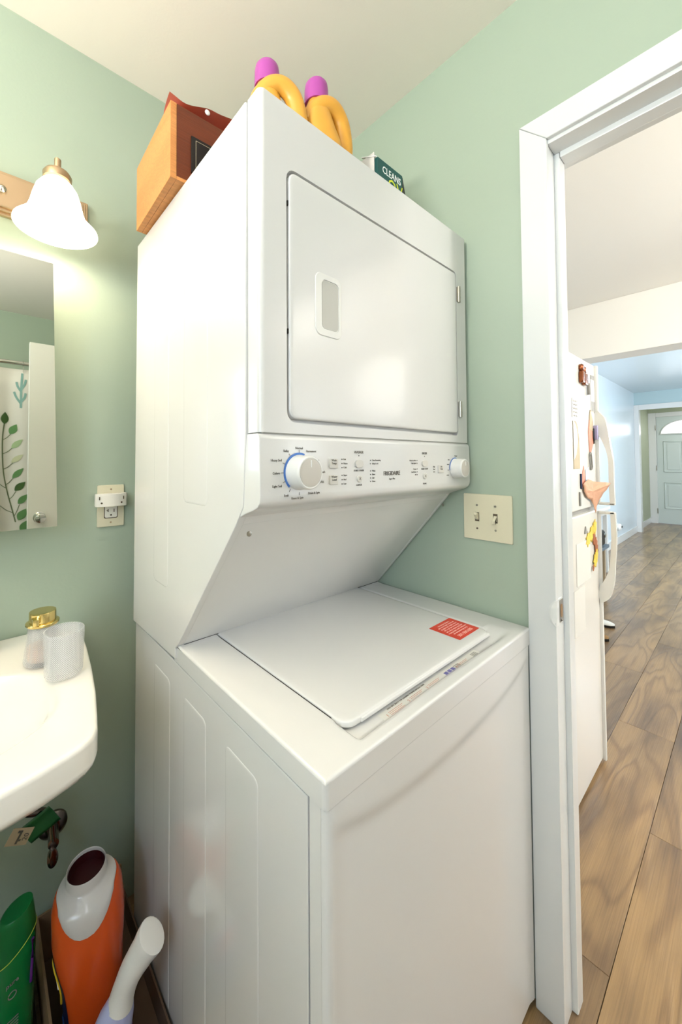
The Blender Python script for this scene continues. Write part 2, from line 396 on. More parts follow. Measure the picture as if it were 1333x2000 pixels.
w1 = struct('window_1', B(BX-0.02, BX+0.012, -1.16, -1.10, 1.13, 2.09, bev=0.004), 'trim')
for a in ((-0.40, -0.34, 1.13, 2.09), (-1.10, -0.40, 2.03, 2.09), (-1.10, -0.40, 1.13, 1.19)):
    obj('frame', B(BX-0.02, BX+0.012, a[0], a[1], a[2], a[3], bev=0.004), 'trim', w1)
obj('pane', B(BX-0.03, BX-0.022, -1.12, -0.38, 1.17, 2.05), 'winpane', w1)
# kitchen side skin of the right wall
bm = B(WXK-0.012, WXK, DY0+0.018, 0.95, 0, ZC); box(bm, WXK-0.012, WXK, DY1-0.018, DY0+0.018, DZ+0.018, ZC); box(bm, WXK-0.012, WXK, -2.7, DY1-0.018, 0, ZC)
struct('wall_kitchen', bm, 'kceil')
struct('ceiling_kitchen', B(WXK-0.012, 3.35, -2.7, 0.95, ZC, ZC+0.08), 'kceil', label='white kitchen ceiling seen through the doorway')
struct('ceiling_hall', B(3.35, 10.3, -2.7, 0.95, ZC, ZC+0.08), 'blue', label='pale blue ceiling of the far room')
struct('trim_1', B(3.20, 3.42, -2.65, 0.84, 2.045, ZC, bev=0.004), 'kceil', label='cream beam dropping between kitchen and far room')
struct('wall_hall', B(WXK, 8.7, 0.84, 0.95, 0, ZC), 'blue', label='pale blue wall of the far room')
struct('wall_kitchen_side', B(WXK, 3.3, -2.70, -2.60, 0, ZC), 'kceil')
struct('wall_hall_side', B(3.3, 10.2, -2.70, -2.60, 0, ZC), 'blue')
for i, (xa, xb, za, zb) in enumerate(((1.2, 2.6, 0.9, 2.1), (4.7, 6.5, 0.9, 2.2))):  # the kitchen one is added out of view to bring in daylight
    ww = struct('window_%d' % (i+2), B(xa-0.06, xb+0.06, -2.60, -2.585, za-0.06, za, bev=0.003), 'trim')
    obj('frame', B(xa-0.06, xa, -2.60, -2.585, za, zb, bev=0.003), 'trim', ww); obj('frame', B(xb, xb+0.06, -2.60, -2.585, za, zb, bev=0.003), 'trim', ww)
    obj('frame', B(xa-0.06, xb+0.06, -2.60, -2.585, zb, zb+0.06, bev=0.003), 'trim', ww); obj('pane', B(xa, xb, -2.60, -2.592, za, zb), 'winpane', ww)
# far partition with cased opening
bm = B(8.60, 8.72, -1.3, 0.84, 2.20, ZC); box(bm, 8.60, 8.72, -2.6, -1.2, 0, ZC)
struct('wall_partition', bm, 'blue2', label='blue-green header above the far cased opening')
bm = B(8.575, 8.60, 0.775, 0.84, 0, 2.23, bev=0.003); box(bm, 8.575, 8.60, -1.3, 0.7749, 2.14, 2.23, bev=0.003); box(bm, 8.60, 8.73, 0.775, 0.85, 0, 2.20)
struct('trim_2', bm, 'trim', label='white casing around the far opening')
struct('wall_entry_left', B(8.73, 10.1, 0.85, 0.95, 0, ZC), 'green2')
bm = B(10.1, 10.2, 0.78, 0.95, 0, ZC); box(bm, 10.1, 10.2, -0.2, 0.78, 2.14, ZC); box(bm, 10.1, 10.2, -2.6, -0.2, 0, ZC)
struct('wall_entry', bm, 'green2')
struct('baseboard_hall', B(3.9, 8.575, 0.825, 0.84, 0, 0.11, bev=0.003), 'trim', label='white baseboard along the pale blue wall')
struct('baseboard_entry', B(8.73, 10.08, 0.835, 0.85, 0, 0.11, bev=0.003), 'trim')
bm = B(10.07, 10.1, 0.735, 0.85, 0, 2.20, bev=0.004); box(bm, 10.07, 10.1, -0.2, 0.735, 2.115, 2.20, bev=0.004)
struct('trim_3', bm, 'trim', label='white frame of the front door')
# ---- far door: slab, raised panels, fanlight
d2 = struct('door_2', B(10.085, 10.12, -0.18, 0.735, 0.01, 2.115, bev=0.003), 'edoor', label='pale grey-green front door with half-round window')
fan = [(0.32+0.345*math.cos(R(a)), 1.775+0.26*math.sin(R(a))) for a in range(0, 181, 10)]
obj('fanlight', prism(fan, 'x', 10.078, 10.083), 'fanlight', d2)
fr = []
for i, (a, b) in enumerate(zip(fan, fan[1:])):
    pass
bm = bmesh.new()
tube([(10.076, p[0], p[1]) for p in fan], 0.012, 8, bm); tube([(10.076, -0.03, 1.775), (10.076, 0.68, 1.775)], 0.014, 8, bm)
for a in (35, 65, 90, 115, 145): tube([(10.077, 0.32+0.09*math.cos(R(a)), 1.775+0.07*math.sin(R(a))), (10.077, 0.32+0.345*math.cos(R(a)), 1.775+0.26*math.sin(R(a)))], 0.006, 6, bm)
tube([(10.077, 0.32+0.10*math.cos(R(a)), 1.775+0.075*math.sin(R(a))) for a in range(0, 181, 20)], 0.006, 6, bm)
obj('fanlight_frame', bm, 'trim', d2)
for (ya, yb, za, zb) in ((0.36, 0.64, 1.02, 1.63), (-0.06, 0.24, 1.02, 1.63), (0.36, 0.64, 0.30, 0.82), (-0.06, 0.24, 0.30, 0.82)):
    bm = bmesh.new()
    for q in ((ya, yb, za, za+0.02), (ya, yb, zb-0.02, zb), (ya, ya+0.02, za, zb), (yb-0.02, yb, za, zb)): box(bm, 10.075, 10.09, *q, bev=0.006, seg=1)
    box(bm, 10.079, 10.09, ya+0.05, yb-0.05, za+0.05, zb-0.05, bev=0.005, seg=1)
    obj('door_panel', bm, 'edoor', d2)
for z in (0.25, 1.1, 1.9): obj('hinge', lathe([(0.008, -0.05), (0.008, 0.05)], (10.065, 0.737, z), 10), 'steel', d2)

# ---- doorway trim seen at the right
bm = prism([(0.0, 0), (0.016, 0.0), (0.019, 0.006), (0.019, 0.048), (0.015, 0.056), (0.0, 0.060)], 'z', 0, 1)   # profile unused as mesh
bm.free()
def casing(bm, y_out, y_in, z_top_out, z_top_in):
    # flat casing with eased edges, mitred at the top corner; face towards -X
    xf = WX-0.017
    prism([(y_out, 0), (y_out, z_top_out), (y_in, z_top_in), (y_in, 0)], 'x', xf, WX, bev=0.003, bm=bm)
bm = bmesh.new(); casing(bm, -0.141, -0.200, 2.103, 2.040)
struct('trim_4', bm, 'trim', label='white door casing, left leg, beside the washer')
bm = prism([(-0.141, 2.103), (-1.03, 2.103), (-0.967, 2.040), (-0.200, 2.040)], 'x', WX-0.017, WX, bev=0.003)
struct('trim_5', bm, 'trim', label='white head casing over the doorway')
bm = bmesh.new(); casing(bm, -1.03, -0.967, 2.103, 2.040)
struct('trim_6', bm, 'trim')
# jamb, stop, kitchen casing
dj = bmesh.new(); box(dj, WX-0.006, WXK+0.002, DY0-0.008, DY0+0.018, 0, DZ+0.018, bev=0.002)
jamb = struct('door_1', dj, 'trim', label='white jamb of the bathroom doorway')
obj('jamb_side', B(WX-0.006, WXK+0.002, DY1-0.018, DY1+0.004, 0, DZ+0.018, bev=0.002), 'trim', jamb)
obj('jamb_head', B(WX-0.006, WXK+0.002, DY1+0.004, DY0-0.008, DZ-0.004, DZ+0.018, bev=0.002), 'trim', jamb)
obj('door_stop', B(WX+0.042, WX+0.082, DY0-0.020, DY0-0.006, 0, DZ-0.004, bev=0.003), 'trim', jamb)
obj('door_stop', B(WX+0.042, WX+0.082, DY1+0.012, DY0-0.020, DZ-0.018, DZ-0.002, bev=0.003), 'trim', jamb)
# strike plate with curved lip
sp = bmesh.new(); 
sp = prism(rrect(WX+0.0015, WX+0.030, 0.900, 0.958, 0.004, 3), 'y', DY0-0.0105, DY0-0.008, bm=sp)
ring = []
for k in range(7):
    t = k/6; z0 = 0.900+0.058*t; ex = 0.016*math.sin(math.pi*t)**0.6 + 0.003
    ring.append((z0, ex))
lp = bmesh.new(); vs = []
for z0, ex in ring:
    vs.append([lp.verts.new((WX+0.002, DY0-0.0108, z0)), lp.verts.new((WX-0.010-ex*0.3, DY0-0.0108, z0)), lp.verts.new((WX-0.018-ex*0.35, DY0-0.0112+ex*0.55, z0)),
               lp.verts.new((WX-0.0195-ex*0.3, DY0-0.009+ex*0.7, z0)), lp.verts.new((WX-0.011, DY0-0.0085, z0)), lp.verts.new((WX+0.002, DY0-0.0085, z0))])
for a, b in zip(vs, vs[1:]):
    for i in range(6): lp.faces.new((a[i], a[(i+1) % 6], b[(i+1) % 6], b[i]))
lp.faces.new(vs[0][::-1]); lp.faces.new(vs[-1]); add(sp, lp)
st = thing('strike_plate', 'white-edged metal strike plate with curved lip on the door jamb', 'strike plate', (WX, DY0-0.01, 0.90))
obj('plate', sp, 'trim', st)
obj('latch_hole', prism(rrect(WX+0.009, WX+0.022, 0.914, 0.944, 0.0055, 5), 'y', DY0-0.0118, DY0-0.0104), mat('latch_hole_brass', 'A07A48', 0.4, metal=0.5), st)
obj('face_plate', prism(rrect(WX+0.003, WX+0.028, 0.903, 0.955, 0.003, 3), 'y', DY0-0.0112, DY0-0.0100), 'steel', st)
obj('screw', lathe([(0.003, 0), (0.002, -0.001)], (WX+0.015, DY0-0.0118, 0.907), 10, 'y'), 'dchrome', st)

# ---- open door leaf seen in the mirror (hinged at the far jamb)
dl = thing('panel_door', 'white bathroom door standing open, seen in the mirror beside the curtain', 'door', (WX, -0.95, 0))
obj('door_leaf', B(-0.1205, 0.660, -0.963, -0.928, 0.012, 1.970, bev=0.002), 'door', dl)
kn = obj('door_knob', lathe([(0.030, 0.0), (0.031, 0.006), (0.013, 0.012), (0.012, 0.028), (0.024, 0.036), (0.029, 0.050), (0.026, 0.064), (0.010, 0.070)], (-0.0645, -0.928, 0.958), 28, 'y'), 'chrome', dl)
for z in (0.25, 1.05, 1.8): obj('hinge', lathe([(0.007, -0.045), (0.007, 0.045)], (0.664, -0.925, z), 10), 'steel', dl)

# ---- shower curtain, rod, rings (seen in the mirror)
CY = -1.34
def cury(x): return CY + 0.012*math.sin(x*17+1.0) + 0.006*math.sin(x*41)
rod = single('shower_rod', tube([(BX, CY, 1.925), (WX, CY, 1.925)], 0.0125, 14), 'chrome', 'chrome shower curtain rod reflected in the mirror', 'rod')
xs = lspace(-1.30, 0.62, 180); zs = lspace(0.2, 1.885, 14)
bm = height_grid(xs, zs, lambda x, z: (x, cury(x)*1.0 + (CY-cury(x))*0.35*(z/1.885), z))
def csurf(x, z): return cury(x) + (CY-cury(x))*0.35*(z/1.885)
cur = single('shower_curtain', bm, 'curtain', 'off-white shower curtain printed with green leaves, reflected in the mirror', 'curtain', ang=80)
cur.modifiers.new('solid', 'SOLIDIFY').thickness = 0.0012
pc = {k: mat('print_'+k, v, 0.8) for k, v in {'dark_green': '3E5A2A', 'leaf_green': '5E8A52', 'pale_green': 'A3B98C', 'beige_green': 'BFC0A0', 'teal': '7FA49C', 'stem': '5C6A48'}.items()}
def leaf_bm(cx, cz, L, Wd, ang):
    t = bmesh.new(); n = 10; a = R(ang); up_ = []; dn = []
    def pt(u, v): return (cx+u*math.cos(a)-v*math.sin(a), cz+u*math.sin(a)+v*math.cos(a))
    pts = []
    for i in range(n+1):
        u = i/n; pts.append(pt((u-0.5)*L, Wd/2*math.sin(math.pi*u**0.85)))
    for i in range(n-1, 0, -1):
        u = i/n; pts.append(pt((u-0.5)*L, -Wd/2*math.sin(math.pi*u**0.85)))
    t.faces.new([t.verts.new((x, csurf(x, z)+0.0035, z)) for x, z in pts]); return t
for k, cx, cz, L, Wd, an in (('dark_green', -0.213, 1.560, 0.080, 0.042, 88), ('leaf_green', -0.168, 1.490, 0.075, 0.044, 62), ('pale_green', -0.147, 1.396, 0.085, 0.036, 45),
        ('beige_green', -0.145, 1.300, 0.085, 0.034, 40), ('leaf_green', -0.140, 1.205, 0.088, 0.036, 48), ('dark_green', -0.128, 1.119, 0.080, 0.042, 45), ('leaf_green', -0.112, 1.035, 0.080, 0.040, 50),
        ('leaf_green', -0.262, 1.06, 0.07, 0.04, 130), ('pale_green', -0.255, 0.99, 0.075, 0.042, 130), ('leaf_green', -0.115, 0.935, 0.085, 0.05, 60),
        ('dark_green', -0.27, 1.30, 0.08, 0.04, 130), ('leaf_green', -0.28, 1.42, 0.08, 0.04, 130), ('leaf_green', -0.10, 0.86, 0.085, 0.05, 60),
        ('dark_green', -0.50, 1.50, 0.09, 0.045, 60), ('leaf_green', -0.56, 1.40, 0.09, 0.045, 120), ('leaf_green', -0.50, 1.30, 0.09, 0.045, 60), ('pale_green', -0.56, 1.20, 0.09, 0.045, 120), ('dark_green', -0.80, 1.60, 0.09, 0.045, 60), ('leaf_green', -0.86, 1.50, 0.09, 0.045, 120)):
    t = leaf_bm(cx-cur.location.x, cz, L, Wd, an) if False else leaf_bm(cx, cz, L, Wd, an)
    obj('printed_leaf', t, pc[k], cur)
def ribbon(pts, wd, key):
    t = bmesh.new(); P = smooth_path([(p[0], 0, p[1]) for p in pts], 5); rows = []
    for i, p in enumerate(P):
        d = (P[min(i+1, len(P)-1)]-P[max(i-1, 0)]).normalized(); s = Vector((d.z, 0, -d.x))*wd*0.5
        rows.append([t.verts.new(((q := p+s*k).x, csurf(q.x, q.z)+0.003, q.z)) for k in (-1, 1)])
    for a, b in zip(rows, rows[1:]): t.faces.new((a[0], a[1], b[1], b[0]))
    return obj('printed_stem', t, pc[key], cur)
ribbon([(-0.214, 1.53), (-0.222, 1.45), (-0.222, 1.33), (-0.215, 1.21), (-0.195, 1.09), (-0.17, 0.98), (-0.149, 0.888)], 0.007, 'stem')
for a, b in (((-0.222, 1.42), (-0.18, 1.46)), ((-0.221, 1.33), (-0.17, 1.37)), ((-0.218, 1.23), (-0.165, 1.275)), ((-0.205, 1.13), (-0.16, 1.18)), ((-0.18, 1.04), (-0.148, 1.09)), ((-0.155, 0.93), (-0.13, 1.0)), ((-0.2, 1.11), (-0.25, 1.16)), ((-0.165, 0.95), (-0.23, 1.0))):
    ribbon([a, ((a[0]+b[0])/2, (a[1]+b[1])/2-0.006), b], 0.004, 'stem')
for (a, b, c) in (((-0.130, 1.63), (-0.130, 1.74), (-0.125, 1.86)), ((-0.131, 1.66), (-0.155, 1.70), (-0.167, 1.735)), ((-0.130, 1.67), (-0.112, 1.70), (-0.106, 1.73)), ((-0.131, 1.74), (-0.148, 1.77), (-0.155, 1.80)), ((-0.130, 1.75), (-0.113, 1.785), (-0.105, 1.82))):
    ribbon([a, b, c], 0.013, 'teal')
bm = bmesh.new(); x = -0.121
tube([(x, CY+0.017*math.sin(R(a)), 1.925+0.017*math.cos(R(a))) for a in range(0, 341, 20)], 0.0018, 6, bm)
tube([(x, CY+0.004, 1.908), (x, CY+0.012, 1.880), (x, CY+0.014, 1.862)], 0.0018, 6, bm)
single('curtain_hook', bm, 'chrome', 'small metal curtain hook on the shower rod in the mirror, left of the open door', 'hook')
# tub behind the curtain
bm = B(-1.44, 0.685, BY+0.005, CY-0.06, 0.01, 0.46, bev=0.03, seg=4)
single('bathtub', bm, 'ceramic', 'white bathtub behind the shower curtain, barely reflected', 'bathtub')

# ------------------------------------------------------------------ laundry centre
LC = thing('stacked_washer_dryer', 'tall white stacked laundry centre, dryer above top-load washer', 'washer dryer', (W/2, 0.25, 0))
# washer body
bs = B(0.003, W-0.003, -0.106, 0.615, 0.025, 0.8345, bev=0.003)
wb = obj('washer_cabinet', bs, 'enamel', LC)
for i, (ya, yb, zt) in enumerate(((0.366, 0.468, 0.782), (0.188, 0.292, 0.782), (0.010, 0.114, 0.782))):
    o = []; 
    for ins, h in ((0.0, -0.0002), (0.0015, 0.0006), (0.004, 0.0009), (0.012, 0.0010)):
        o.append([(0.003-h, p[0], p[1]) for p in rrect(ya+ins*0.6, yb-ins, 0.050+ins, zt-ins, max(0.014-ins*0.3, 0.006), 5)])
    obj('embossed_panel', loft(o, False, True), 'enamel', wb, ang=1.5)
for x, y in ((0.04, -0.08), (W-0.04, -0.08), (0.04, 0.58), (W-0.04, 0.58)):
    obj('foot', lathe([(0.022, 0), (0.022, 0.012), (0.010, 0.014), (0.010, 0.03)], (x, y, 0), 14), 'black', LC)
# wrapped front panel, with the sweeping recess
def frontz(x, z):
    u = x/W; zc = 0.838 - 0.060*(4*u*(1-u))**0.6
    d = sstep(0, 0.030, zc - z) * sstep(0.006, 0.035, W-x) * sstep(0.0, 0.04, x-0.002)
    return -0.1433 + 0.0050*d
pts_x = [0.0035, 0.0045, 0.007, 0.011, 0.016] + lspace(0.022, W-0.022, 70) + [W-0.016, W-0.011, W-0.007, W-0.0045, W-0.0035]
rad = 0.012
def frf(x, z):
    e = min(x-0.0035, W-0.0035-x); y = frontz(x, z)
    if e < rad: y += rad-math.sqrt(max(0, rad*rad-(rad-e)**2))
    return (x, y, z)
zz = lspace(0.03, 0.835, 120); zz = [0.0275] + zz + [0.8392]
bm = height_grid(pts_x, zz, frf)
# side returns
for xx in (0.0035, W-0.0035):
    t = bmesh.new(); t.faces.new([t.verts.new(p) for p in ((xx, -0.131, 0.0275), (xx, -0.109, 0.0275), (xx, -0.109, 0.8375), (xx, -0.131, 0.8375))]); add(bm, t)
obj('front_panel', bm, 'enamel2', LC, ang=60)
obj('toe_kick', B(0.02, W-0.02, -0.12, -0.10, 0.0, 0.03), 'gap', LC)
# worktop: height field with lid pocket and hand recess, rounded outer edges
WT = 0.878; WF = -0.1435; WBK = 0.335
Lx0, Lx1, Ly0, Ly1 = 0.093, 0.588, -0.092, 0.338
def wtz(x, y):
    z = WT
    e = min(x-0.0, W-x, y-WF)
    if e < 0.0045: z -= 0.0045-math.sqrt(max(0, 0.0045**2-(0.0045-e)**2))
    # pocket
    ix = min(x-(Lx0-0.006), (Lx1+0.050)-x) if y < Ly0+0.02 else min(x-(Lx0-0.004), (Lx1+0.012)-x)
    front = -0.127+0.004*math.cos((x-0.35)*6)
    iy = y-front
    d = sstep(0, 0.010, ix)*sstep(0, 0.018, iy)*(sstep(0, 0.085, (Lx1+0.050)-x) if y < Ly0+0.02 else 1)
    depth = 0.0125
    z -= depth*d
    # gentle outward roll
    if y > 0.29: z += 0.004*sstep(0.29, 0.335, y)*(1-d)
    return z
xs = [0, 0.0004, 0.0013, 0.0028, 0.0045, 0.008] + lspace(0.012, W-0.012, 180) + [W-0.008, W-0.0045, W-0.0028, W-0.0013, W-0.0004, W]
ys = [WF, WF+0.0004, WF+0.0013, WF+0.0028, WF+0.0045, WF+0.008] + lspace(WF+0.012, WBK, 125)
bm = height_grid(xs, ys, lambda x, y: (x, y, wtz(x, y)))
# apron skirt
sk = [(0, WBK), (0, WF+0.008), (0.001, WF+0.004), (0.004, WF+0.001), (0.008, WF), (W-0.008, WF), (W-0.004, WF+0.001), (W-0.001, WF+0.004), (W, WF+0.008), (W, WBK)]
rings = [[(x, y, z) for x, y in sk] for z in (WT-0.0045, 0.8405)] + [[(min(max(x, 0.002), W-0.002), max(y, WF+0.0006), 0.8385) for x, y in sk]]
t = bmesh.new(); vs = [[t.verts.new(p) for p in r_] for r_ in rings]
for a, b in zip(vs, vs[1:]):
    for i in range(len(sk)-1): t.faces.new((a[i], a[i+1], b[i+1], b[i]))
add(bm, t)
wt = obj('worktop', bm, 'enamel', LC, ang=50)
# lid
def lid_ring(ins, z, sag=0.0):
    return [(p[0], p[1], z+0.0) for p in rrect(Lx0+ins, Lx1-ins, Ly0+ins, Ly1-ins*0.2, (0.006, 0.010, 0.022, 0.020), 6)]
rg = [lid_ring(0.002, 0.8695), lid_ring(0.0, 0.871), lid_ring(0.0, 0.8775), lid_ring(0.0010, 0.8795), lid_ring(0.004, 0.8808), lid_ring(0.012, 0.8812)]
bm = loft(rg, True, True)
lid = obj('lid', bm, 'enamel', LC, ang=60)
obj('lid_lip', prism([(Ly0-0.002, 0.8775), (Ly0-0.003, 0.8725), (Ly0-0.001, 0.8705), (Ly0+0.012, 0.8705), (Ly0+0.012, 0.8790), (Ly0+0.002, 0.8795)], 'x', Lx0+0.035, Lx1-0.008, bev=0.0012), 'enamel', lid)
obj('hinge_gap', B(Lx0-0.0035, Lx1+0.006, Ly1-0.001, Ly1+0.001, 0.860, 0.8765), 'gap', lid)
obj('edge_gap', B(Lx0-0.0028, Lx0-0.0006, Ly0+0.03, Ly1, 0.866, 0.8772), 'gap', lid)
obj('edge_gap', B(Lx1+0.0006, Lx1+0.0024, Ly0+0.05, Ly1, 0.866, 0.8772), 'pocket', lid)
# red warning sticker on lid
sx0, sx1, sy0, sy1 = 0.488, 0.583, -0.070, 0.006
stk = obj('warning_sticker', prism(rrect(sx0, sx1, sy0, sy1, 0.002, 3), 'z', 0.8813, 0.8816), 'red', lid, label='red warning sticker')
bm = bmesh.new()
cxs = (sx0+sx1)/2
text_bm('BEFORE USE', 0.0115, (cxs, sy0+0.012, 0.8818), (0, 0, 180), bm=bm)
for i, s in enumerate(('Read all instructions and', 'warnings in your manual before', 'using this washer. Never put', 'damp items with oil or gas', 'in the washer. See inside lid', 'for further safety notes and', 'loading instructions.')):
    text_bm(s, 0.0062, (cxs, sy0+0.0225+i*0.0072, 0.8818), (0, 0, 180), bm=bm)
obj('sticker_text', bm, 'stickw', stk)
# instruction label in the hand recess
lb = obj('instruction_label', B(0.165, 0.500, -0.1105, -0.0945, 0.8657, 0.8661), 'clear', LC)
bm = bmesh.new()
text_bm('HIGH EFFICIENCY TOP LOADING WASHER INSTRUCTIONS', 0.0040, (0.245, -0.0960, 0.8663), (0, 0, 0), bm=bm, sx=1.05)
obj('label_text', bm, 'ink', lb, kind='stuff')
bm = bmesh.new()
for x, s in ((0.178, '1'), (0.238, '2'), (0.296, '3'), (0.405, '4')):
    text_bm(s, 0.008, (x, -0.106, 0.8663), (0, 0, 0), bm=bm)
    for k in range(4): box(bm, x+0.006, x+0.045-0.004*(k % 2), -0.1025-k*0.003, -0.1018-k*0.003, 0.8660, 0.8663)
obj('label_text', bm, 'inkred', lb, kind='stuff')
bm = bmesh.new()
for k in range(3): box(bm, 0.362+k*0.0125, 0.372+k*0.0125, -0.110, -0.100, 0.8660, 0.8664)
obj('label_symbol', bm, 'inkblue', lb)
bm = bmesh.new()
for x in (0.40, 0.472):
    for i in range(5):
        for j in range(4): box(bm, x+i*0.004, x+i*0.004+0.0028, -0.112+j*0.0035, -0.1095+j*0.0035, 0.8660, 0.8663)
obj('label_symbol', bm, 'greyp', lb, kind='stuff')
# slanted panel between washer top and controls
bm = prism([(0.0685, 1.172), (0.3105, 0.8800), (0.3145, 0.8800), (0.080, 1.172)], 'x', 0.011, W-0.011)
obj('slanted_panel', bm, 'enamel', LC)
bm = prism([(0.3065, 0.884), (0.3145, 0.876), (0.3145, 0.872), (0.3045, 0.881)], 'x', 0.006, W-0.006)
obj('panel_gap', B(0.012, W-0.006, 0.3095, 0.3115, 0.8795, 0.8806), 'gap', LC)
bm.free()
obj('screw', lathe([(0.0048, 0), (0.0045, -0.002), (0.002, -0.0028)], (0.022, 0.066, 1.155), 12, 'y'), 'steel', LC)
obj('screw', lathe([(0.0048, 0), (0.0045, -0.002), (0.002, -0.0028)], (W-0.020, 0.066, 1.155), 12, 'y'), 'steel', LC)
# dryer side panels: profile cut away below
prof = [(0.036, 1.886), (0.036, 1.330), (0.044, 1.205), (0.0665, 1.172), (0.3045, 0.8860), (0.3215, 0.872), (0.3215, 0.848), (0.615, 0.8395), (0.600, 1.886)]
sd = obj('side_panel', prism(prof, 'x', -0.004, 0.012, bev=0.003), 'enamel', LC)
obj('side_panel', prism(prof, 'x', W-0.012, W+0.004, bev=0.003), 'enamel', LC)
for (ya, yb, za, zt) in ((0.365, 0.456, 0.990, 1.786), (0.170, 0.280, 1.194, 1.782)):
    o = []
    for ins, h in ((0.0, -0.0002), (0.0015, 0.0005), (0.004, 0.0008), (0.012, 0.0009)):
        o.append([(-0.004-h, p[0], p[1]) for p in rrect(ya+ins*0.5, yb-ins*0.5, za+ins, zt-ins, max(0.014-ins*0.3, 0.006), 5)])
    obj('embossed_panel', loft(o, False, True), 'enamel', sd, ang=1.5)
# dryer box (back, top, bottom between sides)
bm = B(0.012, W-0.012, 0.036, 0.60, 1.872, 1.885, bev=0.001); box(bm, 0.012, W-0.012, 0.59, 0.60, 0.88, 1.872)
obj('dryer_cabinet', bm, 'enamel', LC)
# dryer front panel with wrapped side returns (frame around the door opening)
DX0, DX1, DZ0, DZ1 = 0.060, 0.628, 1.352, 1.776
def framed(bm, outer, inner, y0, y1):
    """flat frame with a rounded opening, y0 is the front"""
    n = len(inner); t = bmesh.new()
    oi_ = [t.verts.new((p[0], y0, p[1])) for p in outer]; ii = [t.verts.new((p[0], y0, p[1])) for p in inner]; ib = [t.verts.new((p[0], y1, p[1])) for p in inner]
    for i in range(n):
        j = (i+1) % n
        t.faces.new((oi_[i], oi_[j], ii[j], ii[i])); t.faces.new((ii[i], ii[j], ib[j], ib[i]))
    add(bm, t)
k = 6
inner = rrect(DX0-0.0055, DX1+0.003, DZ0-0.0065, DZ1+0.0045, (0.012, 0.020, 0.020, 0.012), k)
x0_, x1_, z0_, z1_ = 0.010, W-0.008, 1.3268, 1.8875
obj('seam_strip', B(0.006, W-0.006, 0.004, 0.03, 1.318, 1.335), 'pocket', LC)
outer = []
cs = [(x1_, z1_), (x0_, z1_), (x0_, z0_), (x1_, z0_)]
mids = [((cs[i][0]+cs[(i+1) % 4][0])/2, (cs[i][1]+cs[(i+1) % 4][1])/2) for i in range(4)]
for q in range(4): outer += [cs[q]]*(k+1)
bm = bmesh.new()
t = bmesh.new(); n = len(inner)
vo = {}
def gv(p, y):
    key = (round(p[0], 6), round(p[1], 6), y)
    if key not in vo: vo[key] = t.verts.new((p[0], y, p[1]))
    return vo[key]
for i in range(n):
    j = (i+1) % n; f = [gv(outer[i], 0.0)]
    if outer[j] != outer[i]: f.append(gv(outer[j], 0.0))
    f += [gv(inner[j], 0.0), gv(inner[i], 0.0)]; t.faces.new(f)
    t.faces.new((gv(inner[i], 0.0), gv(inner[j], 0.0), gv(inner[j], 0.012), gv(inner[i], 0.012)))
t.faces.new([gv(p, 0.012) for p in inner])
add(bm, t)
# rounded vertical corners and returns
arc = [(0.010-0.010*math.sin(R(a)), 0.010-0.010*math.cos(R(a))) for a in range(0, 91, 15)]
arcR = [(W-0.008+0.008*math.sin(R(a)), 0.008-0.008*math.cos(R(a))) for a in range(0, 91, 15)]
for A, ye in ((arc, 0.035), (arcR, 0.035)):
    P_ = A + [(A[-1][0], ye)]
    t = bmesh.new(); lo = [t.verts.new((p[0], p[1], z0_)) for p in P_]; hi = [t.verts.new((p[0], p[1], z1_)) for p in P_]
    for i in range(len(P_)-1): t.faces.new((lo[i], lo[i+1], hi[i+1], hi[i]))
    add(bm, t)
for z in (z0_, z1_):
    t = bmesh.new(); t.faces.new([t.verts.new((p[0], p[1], z)) for p in arc[::-1] + arcR + [(W, 0.035), (0.0, 0.035)]]); add(bm, t)
obj('dryer_front', bm, 'enamel2', LC, ang=40)
# dryer door
bm = bmesh.new(); rr_ = (0.008, 0.016, 0.016, 0.008)
rg = []
for ins, y in ((0.0, 0.0115), (0.0, 0.0010), (0.0010, -0.0006), (0.003, -0.0014), (0.008, -0.0016)):
    rg.append([(p[0], y, p[1]) for p in rrect(DX0+ins, DX1-ins, DZ0+ins, DZ1-ins, rr_, 6)])
dd = obj('dryer_door', loft(rg, True, True), 'enamel2', LC, ang=50)
for z in (1.50, 1.72):
    obj('bumper', B(DX0-0.003, DX0-0.0004, 0.001, 0.006, z-0.004, z+0.004), 'gap', dd)
# recessed handle: bezel + pocket
ho = rrect(0.118, 0.185, 1.507, 1.622, 0.014, 6); hi_ = rrect(0.133, 0.178, 1.519, 1.611, 0.010, 6)
bm = bmesh.new(); rings = [[(p[0], -0.0015, p[1]) for p in ho], [(p[0]+(0.1515-p[0])*0.02, -0.0032, p[1]+(1.5645-p[1])*0.02) for p in ho], [(p[0], -0.0036, p[1]) for p in hi_], [(p[0], -0.0020, p[1]) for p in hi_], [(p[0]+0.000, -0.0018, p[1]) for p in rrect(0.1335, 0.1775, 1.5195, 1.6105, 0.010, 6)]]
hd = obj('door_handle', loft(rings[:4], False, True), 'plastic', dd, ang=30)
obj('handle_pocket', prism(rrect(0.1345, 0.1765, 1.521, 1.6095, 0.009, 6), 'y', -0.00245, -0.0019), 'pocket', dd)
for z in (1.415, 1.722):
    hb = lathe([(0.0042, -0.021), (0.0042, 0.021)], (0.6395, -0.003, z), 12)
    for q in (-0.009, 0.009): lathe([(0.0046, q-0.001), (0.0046, q+0.001)], (0.6395, -0.003, z), 12, bm=hb)
    box(hb, 0.632, 0.640, -0.0022, 0.0, z-0.019, z+0.019)
    obj('hinge', hb, 'steel', dd)
